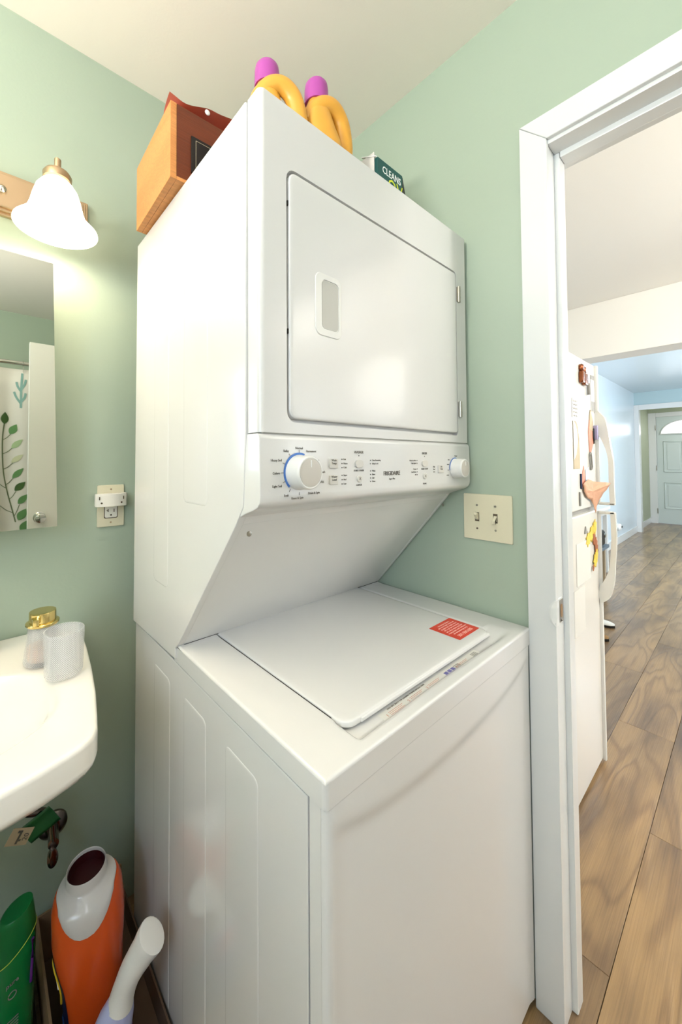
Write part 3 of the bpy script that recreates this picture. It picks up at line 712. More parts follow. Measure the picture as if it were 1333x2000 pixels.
# control panel: profile extruded along X with rounded bottom returning under
cpp = [(0.036, 1.3255), (0.006, 1.3255), (0.001, 1.323), (-0.002, 1.316), (-0.003, 1.225), (-0.001, 1.214), (0.005, 1.207), (0.018, 1.201), (0.042, 1.193), (0.058, 1.186), (0.0655, 1.176), (0.068, 1.171), (0.075, 1.176), (0.060, 1.200)]
cp = obj('control_panel', prism(cpp, 'x', -0.002, W+0.002, bev=0.0025), 'enamel', LC, ang=30)
Y0 = -0.0033
def onp(bm, s, x, z, size=0.0052, align='CENTER', sx=0.95): text_bm(s, size, (x, Y0, z), (90, 0, 0), align, bm, 0.0002, sx)
bm = bmesh.new()
for s, x, z, al in (('Normal', 0.078, 1.3025, 'CENTER'), ('Bulky', 0.050, 1.2975, 'CENTER'), ('Permanent', 0.094, 1.2975, 'LEFT'), ('Heavy Soil', 0.041, 1.2820, 'RIGHT'), ('Casual', 0.110, 1.2810, 'LEFT'),
        ('Colors', 0.037, 1.2610, 'RIGHT'), ('Quick Wash', 0.112, 1.2610, 'LEFT'), ('Light Soil', 0.041, 1.2400, 'RIGHT'), ('Soak', 0.050, 1.2240, 'CENTER'), ('Rinse & Spin', 0.074, 1.2185, 'CENTER'), ('Drain & Spin', 0.098, 1.2250, 'LEFT'), ('DELICATES', 0.110, 1.2430, 'LEFT')):
    onp(bm, s, x, z, 0.0056, al)
for a in (90, 125, 155, 180, 205, 235, 270):
    c_, s_ = math.cos(R(a)), math.sin(R(a)); tube([(0.078+0.0335*c_, Y0, 1.2615+0.0335*s_), (0.078+0.0385*c_, Y0, 1.2615+0.0385*s_)], 0.0004, 5, bm)
for x, s in ((0.231, 'WASHER'), (0.463, 'DRYER')): onp(bm, s, x, 1.297, 0.0072)
for s, x, z in (('START / PAUSE', 0.231, 1.2615), ('CANCEL', 0.231, 1.2335), ('START / STOP', 0.463, 1.2605), ('SIGNAL', 0.463, 1.2265)): onp(bm, s, x, z, 0.0048)
for x, z, s in ((0.187, 1.2835, 'Hot'), (0.187, 1.2755, 'Warm'), (0.187, 1.2680, 'Cold'), (0.187, 1.2535, 'Super'), (0.187, 1.2455, 'Med'), (0.187, 1.2375, 'Low'),
        (0.271, 1.2815, 'Time Remaining'), (0.271, 1.2745, 'Safety Lock'), (0.271, 1.2600, 'Wash'), (0.271, 1.2530, 'Rinse'), (0.271, 1.2460, 'Spin'), (0.271, 1.2390, 'Done')):
    onp(bm, s, x, z, 0.0045, 'LEFT')
for z, s in ((1.2805, 'Clean Lint Filter'), (1.2740, 'Cycle Signal'), (1.2610, 'Drying'), (1.2545, 'Cool Down'), (1.2480, 'Off')): onp(bm, s, 0.428, z, 0.0042, 'RIGHT')
for s, x, z, al in (('Auto', 0.578, 1.282, 'RIGHT'), ('Normal', 0.610, 1.2915, 'CENTER'), ('Timed', 0.575, 1.270, 'RIGHT'), ('Air', 0.573, 1.256, 'RIGHT'), ('High', 0.508, 1.265, 'RIGHT'), ('Med', 0.508, 1.259, 'RIGHT'), ('Low', 0.508, 1.253, 'RIGHT'), ('COOL', 0.574, 1.243, 'RIGHT')): onp(bm, s, x, z, 0.0042, al)
onp(bm, 'Super Plus', 0.337, 1.2420, 0.0052)
obj('lettering', bm, 'ink', cp, kind='stuff')
bm = bmesh.new(); text_bm('FRIGIDAIRE', 0.0128, (0.337, Y0, 1.2535), (90, 0, 0), 'CENTER', bm, 0.0003, 0.90)
obj('brand_lettering', bm, 'ink', cp)
bm = bmesh.new()
for x, zl in ((0.183, (1.2835, 1.2755, 1.2680, 1.2535, 1.2455, 1.2375)), (0.266, (1.2815, 1.2745, 1.2600, 1.2530, 1.2460, 1.2390)), (0.432, (1.2805, 1.2740, 1.2610, 1.2545, 1.2480)), (0.231, (1.2905,)), (0.463, (1.2900,))):
    for z in zl: lathe([(0.0012, 0), (0.0011, -0.0004)], (x, Y0+0.0002, z), 8, 'y', bm=bm)
obj('indicator_light', bm, 'gap', cp, kind='stuff')
# blue arc around dial
def arc_band(cx, cz, r0, r1, a0, a1, y=-0.0036):
    t = bmesh.new(); n = 24; I = []; O = []
    for i in range(n+1):
        a = R(a0+(a1-a0)*i/n); I.append((cx+r0*math.cos(a), y, cz+r0*math.sin(a))); O.append((cx+r1*math.cos(a), y, cz+r1*math.sin(a)))
    return prism([(p[0], p[2]) for p in I+O[::-1]], 'y', y, y+0.0006)
obj('blue_arc', arc_band(0.078, 1.2615, 0.0290, 0.0335, 68, 228), 'bluearc', cp)
obj('blue_arc', arc_band(0.605, 1.2600, 0.0245, 0.0275, 72, 190), 'bluearc', cp)
def dial(cx, cz, r, dep):
    d = obj('dial', lathe([(r*0.99, -0.003), (r*0.99, -0.005), (r*0.96, -0.007), (r*0.93, -0.003-dep*0.86), (r*0.90, -0.003-dep*0.96), (r*0.86, -0.003-dep), (r*0.80, -0.003-dep), (r*0.79, -0.003-dep*0.985)], (cx, 0, cz), 48, 'y'), 'plastic', cp)
    obj('dial_face', lathe([(r*0.785, -0.003-dep*0.96), (r*0.78, -0.003-dep*1.0), (r*0.6, -0.003-dep*1.02), (0.001, -0.003-dep*1.03)], (cx, 0, cz), 48, 'y'), 'knob', d)
    obj('pointer', B(cx-0.0007, cx+0.0007, -0.0036-dep*1.035, -0.003-dep*1.0, cz+r*0.30, cz+r*0.70), 'wht', d)
dial(0.078, 1.2615, 0.0300, 0.030); dial(0.605, 1.2600, 0.0255, 0.028)
for x, z, s in ((0.160, 1.2760, 'Wash\nTemp'), (0.160, 1.2460, 'Water\nLevel')):
    b_o = obj('button', prism(rrect(x-0.0105, x+0.0105, z-0.0085, z+0.0085, 0.0015, 3), 'y', -0.0056, -0.002, bev=0.0006), 'btn', cp)
    bm = bmesh.new(); text_bm(s, 0.0056, (x, -0.0058, z+0.0028), (90, 0, 0), 'CENTER', bm); obj('button_text', bm, 'ink', b_o)
for x, z, a, b in ((0.231, 1.2745, 0.0115, 0.0075), (0.463, 1.2735, 0.0115, 0.0072)):
    obj('button', prism(rrect(x-a, x+a, z-b, z+b, b*0.95, 6), 'y', -0.0058, -0.002, bev=0.0006), 'btn', cp)
for x, z in ((0.231, 1.2455), (0.463, 1.2440)):
    b_o = obj('button', lathe([(0.0072, -0.002), (0.0070, -0.0052), (0.0060, -0.0060), (0.001, -0.0060)], (x, 0, z), 20, 'y'), 'btn', cp)
    bm = bmesh.new(); text_bm('X', 0.0075, (x, -0.0062, z), (90, 0, 0), 'CENTER', bm); obj('button_text', bm, 'ink', b_o)
b_o = obj('button', prism(rrect(0.522, 0.546, 1.2505, 1.2685, 0.0015, 3), 'y', -0.0056, -0.002, bev=0.0006), 'btn', cp)
bm = bmesh.new(); text_bm('Dry\nTemp', 0.005, (0.534, -0.0058, 1.262), (90, 0, 0), 'CENTER', bm); obj('button_text', bm, 'ink', b_o)

# ------------------------------------------------------------------ things on the dryer
TOPZ = 1.8875
bx = thing('wooden_box', 'orange-stained wooden box with black plaque, on top of dryer', 'box', (0, 0, 0))
# local: left face x=0, front y=0, length back .262, right .26, height .178
obj('side_board', B(0.0, 0.014, 0.0, 0.247, 0.0, 0.168, bev=0.0012), 'boxwood', bx)
obj('side_board', B(0.246, 0.260, 0.0, 0.247, 0.0, 0.168, bev=0.0012), 'boxwood', bx)
obj('front_board', B(0.0142, 0.2458, 0.001, 0.012, 0.008, 0.1675), 'boxdark', bx)
obj('back_board', B(0.0142, 0.2458, 0.235, 0.247, 0.0, 0.168), 'boxwood', bx)
obj('bottom_board', B(0.0142, 0.2458, 0.0005, 0.235, 0.0, 0.0078), 'boxwood', bx)
obj('lid_board', B(0.0142, 0.2458, 0.0125, 0.2345, 0.156, 0.166), 'boxwood', bx)
pq = obj('plaque', B(0.046, 0.190, -0.003, 0.001, 0.030, 0.112, bev=0.001), 'black', bx)
bm = bmesh.new()
for q in ((0.056, 0.180, 0.104, 0.1045), (0.056, 0.180, 0.0375, 0.038), (0.056, 0.0567, 0.0375, 0.1045), (0.1793, 0.180, 0.0375, 0.1045)): box(bm, q[0], q[1], -0.0036, -0.003, q[2], q[3])
text_bm('Y', 0.030, (0.094, -0.0034, 0.074), (90, 0, 0), 'CENTER', bm)
obj('plaque_border', bm, 'cream_line', pq)
obj('latch_knob', lathe([(0.007, 0.001), (0.004, -0.004), (0.008, -0.008), (0.008, -0.012), (0.003, -0.014)], (0.122, 0, 0.134), 16, 'y'), mat('dark_red_knob', '3A0E08', 0.3), bx)
bx.location = (-0.034, 0.286, TOPZ+0.0005); bx.rotation_euler = (0, 0, R(-1.5))
# pink cloth pouch on the box
bm = bmesh.new(); n = 24; rings = []
def pouch_h(u): return 0.010+0.034*sstep(0.12, 0.40, u)+0.006*math.sin(u*11)
t = height_grid(lspace(0, 1, 36), lspace(0, 1, 16), lambda u, v: (-0.036+0.262*u+0.006*v, 0.2865+0.05*v+0.12*v*sstep(0.1, 0.3, u)+0.004*math.sin(u*8), TOPZ+0.169+ (pouch_h(u)*math.sin(math.pi*min(1, max(0, 0.30+0.70*v)))**0.5 + 0.007*(u < 0.10)*(1-u/0.10)) ))
po = thing('pink_pouch', 'coral pink fabric pouch with snap, lying on the wooden box', 'pouch', (0.10, 0.36, TOPZ+0.169))
b2 = t.copy(); 
for v in b2.verts: v.co.z = TOPZ+0.1690
add(t, b2)
pm = obj('cloth', t, 'pink', po, ang=80); 
obj('snap', lathe([(0.006, 0), (0.006, -0.002), (0.003, -0.004)], (0.052, 0.2865, TOPZ+0.190), 14, 'y'), 'wht', po)

def make_jug():
    j = thing('detergent_jug', '', 'jug', (0, 0, 0))
    rings = []; n = 36
    for z, cx, a, b in ((0.0, 0, 0.044, 0.037), (0.004, 0, 0.048, 0.041), (0.045, 0, 0.049, 0.042), (0.062, -0.001, 0.048, 0.042), (0.082, -0.004, 0.043, 0.041), (0.108, -0.010, 0.037, 0.039), (0.132, -0.013, 0.032, 0.035), (0.148, -0.013, 0.028, 0.030), (0.162, -0.013, 0.024, 0.025), (0.172, -0.013, 0.021, 0.021), (0.180, -0.013, 0.020, 0.020)):
        rings.append([(cx+a*math.copysign(abs(math.cos(t))**0.8, math.cos(t)), b*math.copysign(abs(math.sin(t))**0.8, math.sin(t)), z) for t in (2*math.pi*i/n for i in range(n))])
    bm = loft(rings)
    p = smooth_path([(-0.034, -0.010, 0.118), (-0.024, -0.016, 0.140), (-0.004, -0.019, 0.158), (0.020, -0.016, 0.160), (0.041, -0.008, 0.143), (0.051, -0.003, 0.112), (0.053, 0, 0.078), (0.040, 0, 0.044)], 6)
    tube(p, [0.0155-0.0015*math.sin(math.pi*i/(len(p)-1)) for i in range(len(p))], 16, bm, sx=1.3, upv=(0, 1, 0))
    obj('jug_body', bm, 'yellow', j, ang=60)
    cb = bmesh.new(); prof = [(0.0265, 0.170), (0.0260, 0.202), (0.0245, 0.213), (0.020, 0.219), (0.010, 0.221)]
    lathe(prof, (-0.013, 0, 0), 40, 'z', bm=cb)
    obj('cap', cb, 'purple', j); return j
j1 = make_jug(); j1['label'] = 'amber detergent jug with magenta cap nearest the dryer front corner'; j1['group'] = 'detergent jugs on top of the dryer'
def copy_tree(o, parent=None):
    c = o.copy(); col.objects.link(c); c.parent = parent
    for ch in [q for q in bpy.data.objects if q.parent == o]: copy_tree(ch, c)
    return c
j2 = copy_tree(j1); j2['label'] = 'amber detergent jug with magenta cap, right of the other jug'
j1.location = (0.124, 0.130, TOPZ+0.0005); j1.rotation_euler = (0, 0, R(-42))
j2.location = (0.232, 0.096, TOPZ+0.0005); j2.rotation_euler = (0, 0, R(-22))
# green carton
gb = thing('cleaner_carton', 'dark green carton printed CLEANS in white, on top of dryer', 'carton', (0.42, 0.09, TOPZ))
obj('carton_body', B(0.370, 0.468, 0.052, 0.130, TOPZ+0.0005, TOPZ+0.106, bev=0.0006), 'dkgreen', gb)
obj('carton_flap', prism([(0.053, TOPZ+0.106), (0.095, TOPZ+0.128), (0.096, TOPZ+0.1265), (0.054, TOPZ+0.1045)], 'x', 0.364, 0.3695), 'wht', gb)
obj('carton_flap', B(0.3660, 0.3695, 0.060, 0.122, TOPZ+0.05, TOPZ+0.120, bev=0.0004), 'paper', gb)
obj('carton_side', prism([(0.4685, TOPZ+0.0006), (0.4960, TOPZ+0.0006), (0.4860, TOPZ+0.070), (0.4745, TOPZ+0.108), (0.4685, TOPZ+0.106)], 'y', 0.056, 0.130), 'black', gb)
bm = text_bm('CLEANS', 0.0245, (0.424, 0.0515, TOPZ+0.084), (90, 0, 0), 'CENTER', sx=0.84); obj('carton_text', bm, 'wht', gb)
bm = text_bm('OV', 0.050, (0.438, 0.0515, TOPZ+0.055), (90, 0, 0), 'CENTER', sx=0.85); obj('carton_text', bm, 'yelp', gb)

# ------------------------------------------------------------------ switches and outlet
sw = thing('switch_plate', 'ivory double toggle light switch plate on the right wall', 'light switch', (WX, -0.044, 1.07))
obj('cover_plate', prism(rrect(-0.106, 0.019, 1.068, 1.190, 0.003, 3), 'x', WX-0.0055, WX, bev=0.002), 'ivory', sw)
for i, (y, upk) in enumerate(((-0.018, 1), (-0.065, -1))):
    obj('toggle_slot', B(WX-0.0062, WX-0.0050, y-0.0055, y+0.0055, 1.117, 1.141), 'slot', sw)
    obj('toggle', prism([(WX-0.005, 1.120), (WX-0.005, 1.138), (WX-0.016, 1.129+0.013*upk), (WX-0.017, 1.129+0.006*upk)], 'y', y-0.0042, y+0.0042, bev=0.0008), 'ivory', sw)
    for z in (1.098, 1.160): obj('screw', lathe([(0.0028, 0), (0.0024, -0.0012)], (WX-0.0055, y, z), 12, 'x'), 'dchrome' if z < 1.1 and i == 0 else 'steel', sw)
ol = thing('outlet_plate', 'ivory wall outlet with cover plate under the white adapter', 'outlet', (-0.04, WY, 1.09))
obj('cover_plate', prism(rrect(-0.078, -0.005, 1.092, 1.212, 0.003, 3), 'y', WY-0.0055, WY, bev=0.002), 'ivory', ol)
rc = obj('receptacle', prism(rrect(-0.058, -0.025, 1.118, 1.186, 0.004, 4), 'y', WY-0.0075, WY-0.005, bev=0.0008), 'socket', ol)
obj('receptacle_rim', prism(rrect(-0.060, -0.023, 1.116, 1.188, 0.004, 4), 'y', WY-0.0062, WY-0.005), 'slot', ol)
for x, z0, z1 in ((-0.0495, 1.1345, 1.143), (-0.0335, 1.1335, 1.143)): obj('socket_slot', B(x-0.0012, x+0.0012, WY-0.0078, WY-0.007, z0, z1), 'slot', rc)
obj('socket_slot', B(-0.0535, -0.0495, WY-0.0078, WY-0.007, 1.138, 1.140), 'slot', rc)
obj('socket_slot', lathe([(0.0026, -0.0078), (0.0026, -0.007)], (-0.0415, WY, 1.1255), 12, 'y'), 'slot', rc)
for z in (1.2, 1.104): obj('screw', lathe([(0.0026, 0), (0.0022, -0.001)], (-0.0415, WY-0.0055, z), 12, 'y'), 'nickel', ol)
ad = thing('outlet_adapter', 'white two-way plug adapter with curved front on the ivory outlet', 'adapter', (-0.043, WY-0.02, 1.152))
pts = [(-0.086, WY-0.007), (-0.087, WY-0.022), (-0.083, WY-0.027)] + [(-0.083+0.078*i/8, WY-0.027-0.010*math.sin(math.pi*i/8)) for i in range(1, 8)] + [(-0.005, WY-0.028), (-0.001, WY-0.022), (-0.002, WY-0.007)]
obj('adapter_body', prism(pts, 'z', 1.152, 1.189, bev=0.0025), 'socket', ad, ang=30)
for cx in (-0.072, -0.020):
    yq = WY-0.027-0.010*math.sin(math.pi*(cx+0.083)/0.078)-0.0006
    for dx in (-0.0055, 0.0055): obj('socket_slot', B(cx+dx-0.001, cx+dx+0.001, yq-0.0004, yq+0.004, 1.172, 1.181), 'slot', ad)
    obj('socket_slot', lathe([(0.0026, -0.0004), (0.0026, 0.003)], (cx, yq, 1.163), 12, 'y'), 'slot', ad)

# ------------------------------------------------------------------ mirror and vanity light
MY = 0.615
mi = thing('medicine_cabinet', 'mirror-fronted medicine cabinet above the sink', 'mirror', (-0.45, WY, 1.12))
obj('cabinet_body', B(-0.72, -0.212, MY+0.012, WY, 1.125, 1.770, bev=0.002), 'trim', mi)
obj('mirror_door', prism([(-0.725, 1.1205), (-0.1870, 1.1205), (-0.2026, 1.7760), (-0.725, 1.7760)], 'y', MY, MY+0.011), 'mirror', mi, ang=20)

vl = thing('vanity_light', 'brass-toned vanity light bar with frosted bell shades above the mirror', 'wall lamp', (-0.42, WY, 1.90))
bar = bmesh.new()
for ins, d in ((0.0, 0.012), (0.007, 0.020), (0.014, 0.027)):
    box(bar, -0.730+ins, -0.110-ins, WY-d, WY, 1.900+ins, 2.012-ins, bev=0.003)
obj('back_plate', bar, 'nickel', vl)
obj('finial', lathe([(0.009, 0), (0.010, -0.006), (0.005, -0.012), (0.001, -0.014)], (-0.305, WY-0.027, 1.956), 16, 'y'), 'chrome', vl)
obj('finial', lathe([(0.009, 0), (0.010, -0.006), (0.005, -0.012), (0.001, -0.014)], (-0.535, WY-0.027, 1.952), 16, 'y'), 'chrome', vl)
for i, bxx in enumerate((-0.202, -0.425, -0.648)):
    by = 0.568
    am = bmesh.new(); tube(smooth_path([(bxx, WY-0.02, 1.945), (bxx, WY-0.07, 1.950), (bxx, by+0.02, 1.985), (bxx, by, 1.990)], 5), 0.007, 10, am)
    lathe([(0.017, 1.952), (0.030, 1.960), (0.031, 1.972), (0.026, 1.980), (0.0075, 1.984), (0.0075, 2.012), (0.006, 2.014)], (bxx, by, 0), 28, bm=am)
    arm = obj('lamp_arm', am, 'nickel', vl)
    prof_o = [(0.026, 1.958), (0.034, 1.950), (0.044, 1.935), (0.051, 1.912), (0.056, 1.890), (0.063, 1.870), (0.079, 1.853), (0.088, 1.844)]
    prof_i = [(r-0.004, z-0.0015) for r, z in prof_o[::-1]]
    obj('bell_shade', lathe(prof_o+[(0.0885, 1.841)]+prof_i, (bxx, by, 0), 48, cap0=False, cap1=False), 'bell', arm, ang=60)
    obj('bulb', lathe([(0.012, 1.945), (0.014, 1.930), (0.026, 1.905), (0.030, 1.892), (0.026, 1.876), (0.012, 1.870), (0.001, 1.869)], (bxx, by, 0), 20), 'bulb', arm)
    pd = bpy.data.lights.new('vanity_bulb', 'POINT'); pd.energy = 1.45; pd.color = (1.0, 0.89, 0.74); pd.shadow_soft_size = 0.032
    po_ = bpy.data.objects.new('vanity_bulb', pd); col.objects.link(po_); po_.location = (bxx, by, 1.850)

# unseen uplighter and ceiling light, added as fixtures for fills declared on top
wl = thing('added_uplighter', 'unseen uplighter bowl added on the left wall to hold the ceiling fill', 'wall lamp', (BX, -0.15, 1.85))
obj('uplighter_bowl', lathe([(0.02, 1.80), (0.10, 1.83), (0.15, 1.88), (0.17, 1.92), (0.165, 1.92), (0.14, 1.885), (0.02, 1.85)], (-1.275, -0.15, 0), 32), 'trim', wl)
cl = thing('added_ceiling_lamp', 'unseen globe ceiling light added behind the camera for room fill', 'ceiling light', (-0.85, -1.25, 2.40))
obj('ceiling_rose', lathe([(0.07, 2.449), (0.07, 2.435), (0.02, 2.42), (0.02, 2.37), (0.045, 2.36), (0.045, 2.34)], (-0.85, -1.25, 0), 28), 'nickel', cl)
obj('lamp_guard', tube([(-0.85+0.13*math.cos(R(a)), -1.25+0.13*math.sin(R(a)), 2.30) for a in range(0, 361, 15)], 0.004, 8), 'nickel', cl)

tl = thing('added_torchiere', 'unseen white torchiere added in the kitchen to hold its ceiling fill', 'floor lamp', (1.5, -2.3, 0.0))  # fixture added out of view around the kitchen ceiling fill
obj('lamp_base', lathe([(0.13, 0.001), (0.13, 0.02), (0.02, 0.035)], (1.5, -2.3, 0), 28), 'trim', tl)
obj('pole', lathe([(0.012, 0.03), (0.012, 1.70)], (1.5, -2.3, 0), 12), 'trim', tl)
obj('lamp_bowl', lathe([(0.02, 1.69), (0.12, 1.72), (0.19, 1.79), (0.20, 1.81), (0.185, 1.805), (0.11, 1.74), (0.02, 1.715)], (1.5, -2.3, 0), 32), 'trim', tl)
# ------------------------------------------------------------------ sink
SZ = 0.842; SC = (-0.42, 0.40)
half = [(0.0, 0.146), (0.06, 0.147), (0.108, 0.150), (0.151, 0.158), (0.187, 0.169), (0.212, 0.178), (0.228, 0.190), (0.238, 0.208), (0.247, 0.251), (0.261, 0.328), (0.275, 0.43), (0.286, 0.534), (0.2915, 0.629), (0.2925, 0.690), (0.286, 0.704)]
outl = [(SC[0]+a, b) for a, b in half] + [(SC[0]-a, b) for a, b in half[::-1]][:-1]
def ray(th):
    d = (math.cos(th), math.sin(th)); best = 1
    for i in range(len(outl)):
        a, b = outl[i], outl[(i+1) % len(outl)]
        ex, ey = b[0]-a[0], b[1]-a[1]; den = d[0]*ey-d[1]*ex
        if abs(den) < 1e-9: continue
        ax_, ay_ = a[0]-SC[0], a[1]-SC[1]
        t_ = (ax_*ey-ay_*ex)/den; u_ = (ax_*d[1]-ay_*d[0])/den
        if t_ > 0 and -1e-6 <= u_ <= 1+1e-6: best = t_; break
    return best
NS = 160; RO = [ray(2*math.pi*i/NS) for i in range(NS)]
def outer_ring(ins, z, dy=0): 
    return [(SC[0]+(r-ins)*math.cos(2*math.pi*i/NS), min(SC[1]+(r-ins)*math.sin(2*math.pi*i/NS)+dy, 0.7085), z) for i, r in enumerate(RO)]
def bowl_ring(s, z):
    o = []
    for i in range(NS):
        t_ = 2*math.pi*i/NS; c_, s_ = math.cos(t_), math.sin(t_)
        o.append((SC[0]+0.205*s*math.copysign(abs(c_)**0.85, c_), SC[1]-0.022+0.150*s*math.copysign(abs(s_)**0.85, s_), z))
    return o
rings = [outer_ring(0.17, 0.715, 0.03), outer_ring(0.10, 0.745, 0.01), outer_ring(0.045, 0.772), outer_ring(0.016, 0.784), outer_ring(0.006, 0.789), outer_ring(0.001, 0.797), outer_ring(0.0, 0.803), outer_ring(0.0, SZ-0.008), outer_ring(0.0015, SZ-0.003), outer_ring(0.005, SZ-0.0005), outer_ring(0.010, SZ),
         outer_ring(0.020, SZ)]
rings += [bowl_ring(1.03, SZ-0.002), bowl_ring(0.98, SZ-0.006), bowl_ring(0.92, SZ-0.018), bowl_ring(0.86, SZ-0.045), bowl_ring(0.72, SZ-0.092), bowl_ring(0.45, SZ-0.112), bowl_ring(0.15, SZ-0.118)]
sk_ = thing('bathroom_sink', 'white wall-hung china sink with rounded front corners', 'sink', (-0.42, WY, 0.70))
obj('basin', loft(rings), 'ceramic', sk_, ang=60)
obj('drain', lathe([(0.022, SZ-0.1185), (0.022, SZ-0.115), (0.014, SZ-0.114)], (SC[0], SC[1]-0.028, 0), 24), 'chrome', sk_)
obj('drain_pipe', tube([(SC[0], SC[1], 0.72), (SC[0], SC[1], 0.50), (SC[0], SC[1]+0.1, 0.46), (SC[0], WY, 0.46)], 0.018, 12), 'dchrome', sk_)
# faucet with cross handle at right
fc = thing('faucet', 'chrome two-handle faucet on the sink, handle at the frame edge', 'faucet', (-0.42, 0.63, SZ))
obj('spout', tube(smooth_path([(-0.42, 0.64, SZ), (-0.42, 0.635, SZ+0.07), (-0.42, 0.59, SZ+0.10), (-0.42, 0.53, SZ+0.085)], 6), 0.012, 12), 'chrome', fc)
obj('faucet_base', B(-0.53, -0.31, 0.615, 0.665, SZ-0.001, SZ+0.012, bev=0.005), 'chrome', fc)
for hx in (-0.52, -0.318):
    hb = lathe([(0.016, SZ), (0.012, SZ+0.01), (0.009, SZ+0.02), (0.016, SZ+0.028), (0.017, SZ+0.034), (0.010, SZ+0.038)], (hx, 0.64, 0), 20)
    obj('tap_handle', hb, 'dchrome', fc)

# soap dispenser: ribbed glass, gold pump
def knurled(prof, c, n=60, amp=0.0004):
    rings = []
    for kk, (r, h) in enumerate(prof):
        rings.append([(c[0]+(r+amp*((i+kk) % 2))*math.cos(2*math.pi*i/n), c[1]+(r+amp*((i+kk) % 2))*math.sin(2*math.pi*i/n), c[2]+h) for i in range(n)])
    return rings
sdp = thing('soap_dispenser', 'textured glass soap dispenser with gold pump top and peach soap', 'soap dispenser', (-0.226, 0.515, SZ+0.0005))
c = (-0.226, 0.515, SZ+0.0005)
ro = [(0.030, 0.0), (0.0345, 0.003)] + [(0.035-0.0004*i, 0.006+0.0036*i) for i in range(20)] + [(0.0260, 0.079), (0.0260, 0.082)]
ri = [(0.0235, 0.082), (0.0235, 0.078)] + [(0.0245+0.00045*i, 0.074-0.0045*i) for i in range(15)] + [(0.028, 0.008)]
obj('glass_bottle', loft(knurled(ro, c)+knurled(ri, c, amp=0)), 'soapglass', sdp, ang=60)
obj('liquid_soap', lathe([(0.027, 0.0085), (0.0285, 0.012), (0.0282, 0.036), (0.027, 0.037)], c, 32), 'soap', sdp)
gp = lathe([(0.0305, 0.0822), (0.0320, 0.084), (0.0320, 0.0875), (0.030, 0.089), (0.0255, 0.0895), (0.0255, 0.108), (0.025, 0.1105), (0.021, 0.1112)], c, 40)
obj('pump_top', gp, 'gold', sdp)
obj('pump_spout', B(c[0]-0.022, c[0]-0.010, c[1]-0.036, c[1]-0.015, c[2]+0.0905, c[2]+0.104, bev=0.0015), 'gold', sdp)
# glass tumbler
gl = thing('glass_tumbler', 'empty textured clear glass tumbler on the sink, front of soap dispenser', 'glass', (-0.198, 0.428, SZ+0.0005))
c = (-0.198, 0.428, SZ+0.0005)
ro = [(0.030, 0.0), (0.0335, 0.003)] + [(0.0345+0.00012*i, 0.006+0.0036*i) for i in range(23)] + [(0.0370, 0.0885), (0.0365, 0.091)]
ri = [(0.0345, 0.091)] + [(0.0340-0.0001*i, 0.087-0.0052*i) for i in range(15)] + [(0.028, 0.010)]
obj('tumbler_glass', loft(knurled(ro, c, 64)+knurled(ri, c, 64, amp=0)), 'glass', gl, ang=60)

# ------------------------------------------------------------------ below the sink
vv = thing('shutoff_valve', 'tarnished chrome shutoff valve with escutcheon on the wall below the sink', 'valve', (-0.175, WY, 0.30))
obj('escutcheon', lathe([(0.034, 0), (0.033, -0.006), (0.022, -0.014), (0.010, -0.016)], (-0.176, WY, 0.326), 30, 'y'), 'dchrome', vv)
obj('valve_body', tube([(-0.176, WY-0.010, 0.326), (-0.184, WY-0.075, 0.335)], 0.012, 14), 'dchrome', vv)
obj('supply_tube', tube(smooth_path([(-0.182, WY-0.066, 0.320), (-0.184, WY-0.068, 0.355), (-0.188, WY-0.070, 0.392), (-0.205, WY-0.078, 0.428), (-0.25, WY-0.09, 0.46), (-0.33, WY-0.10, 0.56), (-0.36, WY-0.1, 0.715)], 5), 0.008, 12), 'dchrome', vv)
obj('valve_handle', lathe([(0.007, 0), (0.010, -0.010), (0.018, -0.014), (0.019, -0.022), (0.010, -0.027)], (-0.187, WY-0.066, 0.312), 24, 'y', sx=0.62, sy=1.2), 'dchrome', vv)
tg = thing('hose_tag', 'dark green ribbed tag with kraft paper label hanging by the valve', 'tag', (-0.23, WY-0.09, 0.37))
t = height_grid(lspace(0, 1, 25), lspace(0, 1, 7), lambda u, v: (-0.197-0.060*u+0.026*v, WY-0.090-0.0016*math.cos(v*30), 0.446-0.022*u-0.046*v))
obj('green_strap', t, 'valvegreen', tg, ang=80).modifiers.new('s', 'SOLIDIFY').thickness = 0.001
L0, Lu, Lv = Vector((-0.2795, WY-0.094, 0.4075)), Vector((0.043, 0, -0.014)), Vector((0.014, 0, 0.033))   # kraft label corner and edges
L0 = Vector((-0.283, WY-0.094, 0.405)); Lu = Vector((0.040, 0, -0.020)); Lv = Vector((0.018, 0, 0.030))
def lab(bm, u0, u1, v0, v1, d):
    P0 = [L0+Lu*u+Lv*v for u, v in ((u0, v0), (u1, v0), (u1, v1), (u0, v1))]
    prism([(p.x, p.z) for p in P0], 'y', L0.y-d, L0.y-d+0.0006, bm=bm)
bm = bmesh.new(); lab(bm, 0, 1, 0, 1, 0.0); tp = obj('paper_label', bm, 'tagpaper', tg)
bm = bmesh.new(); lab(bm, 0.42, 0.52, 0.10, 0.85, 0.0007); lab(bm, 0.30, 0.50, 0.72, 0.86, 0.0009); lab(bm, 0.50, 0.62, 0.25, 0.35, 0.0009)
text_bm('20', 0.015, (-0.2425, L0.y-0.0008, 0.4035), (90, -62, 0), 'CENTER', bm)
obj('label_print', bm, 'ink', tp, kind='stuff')

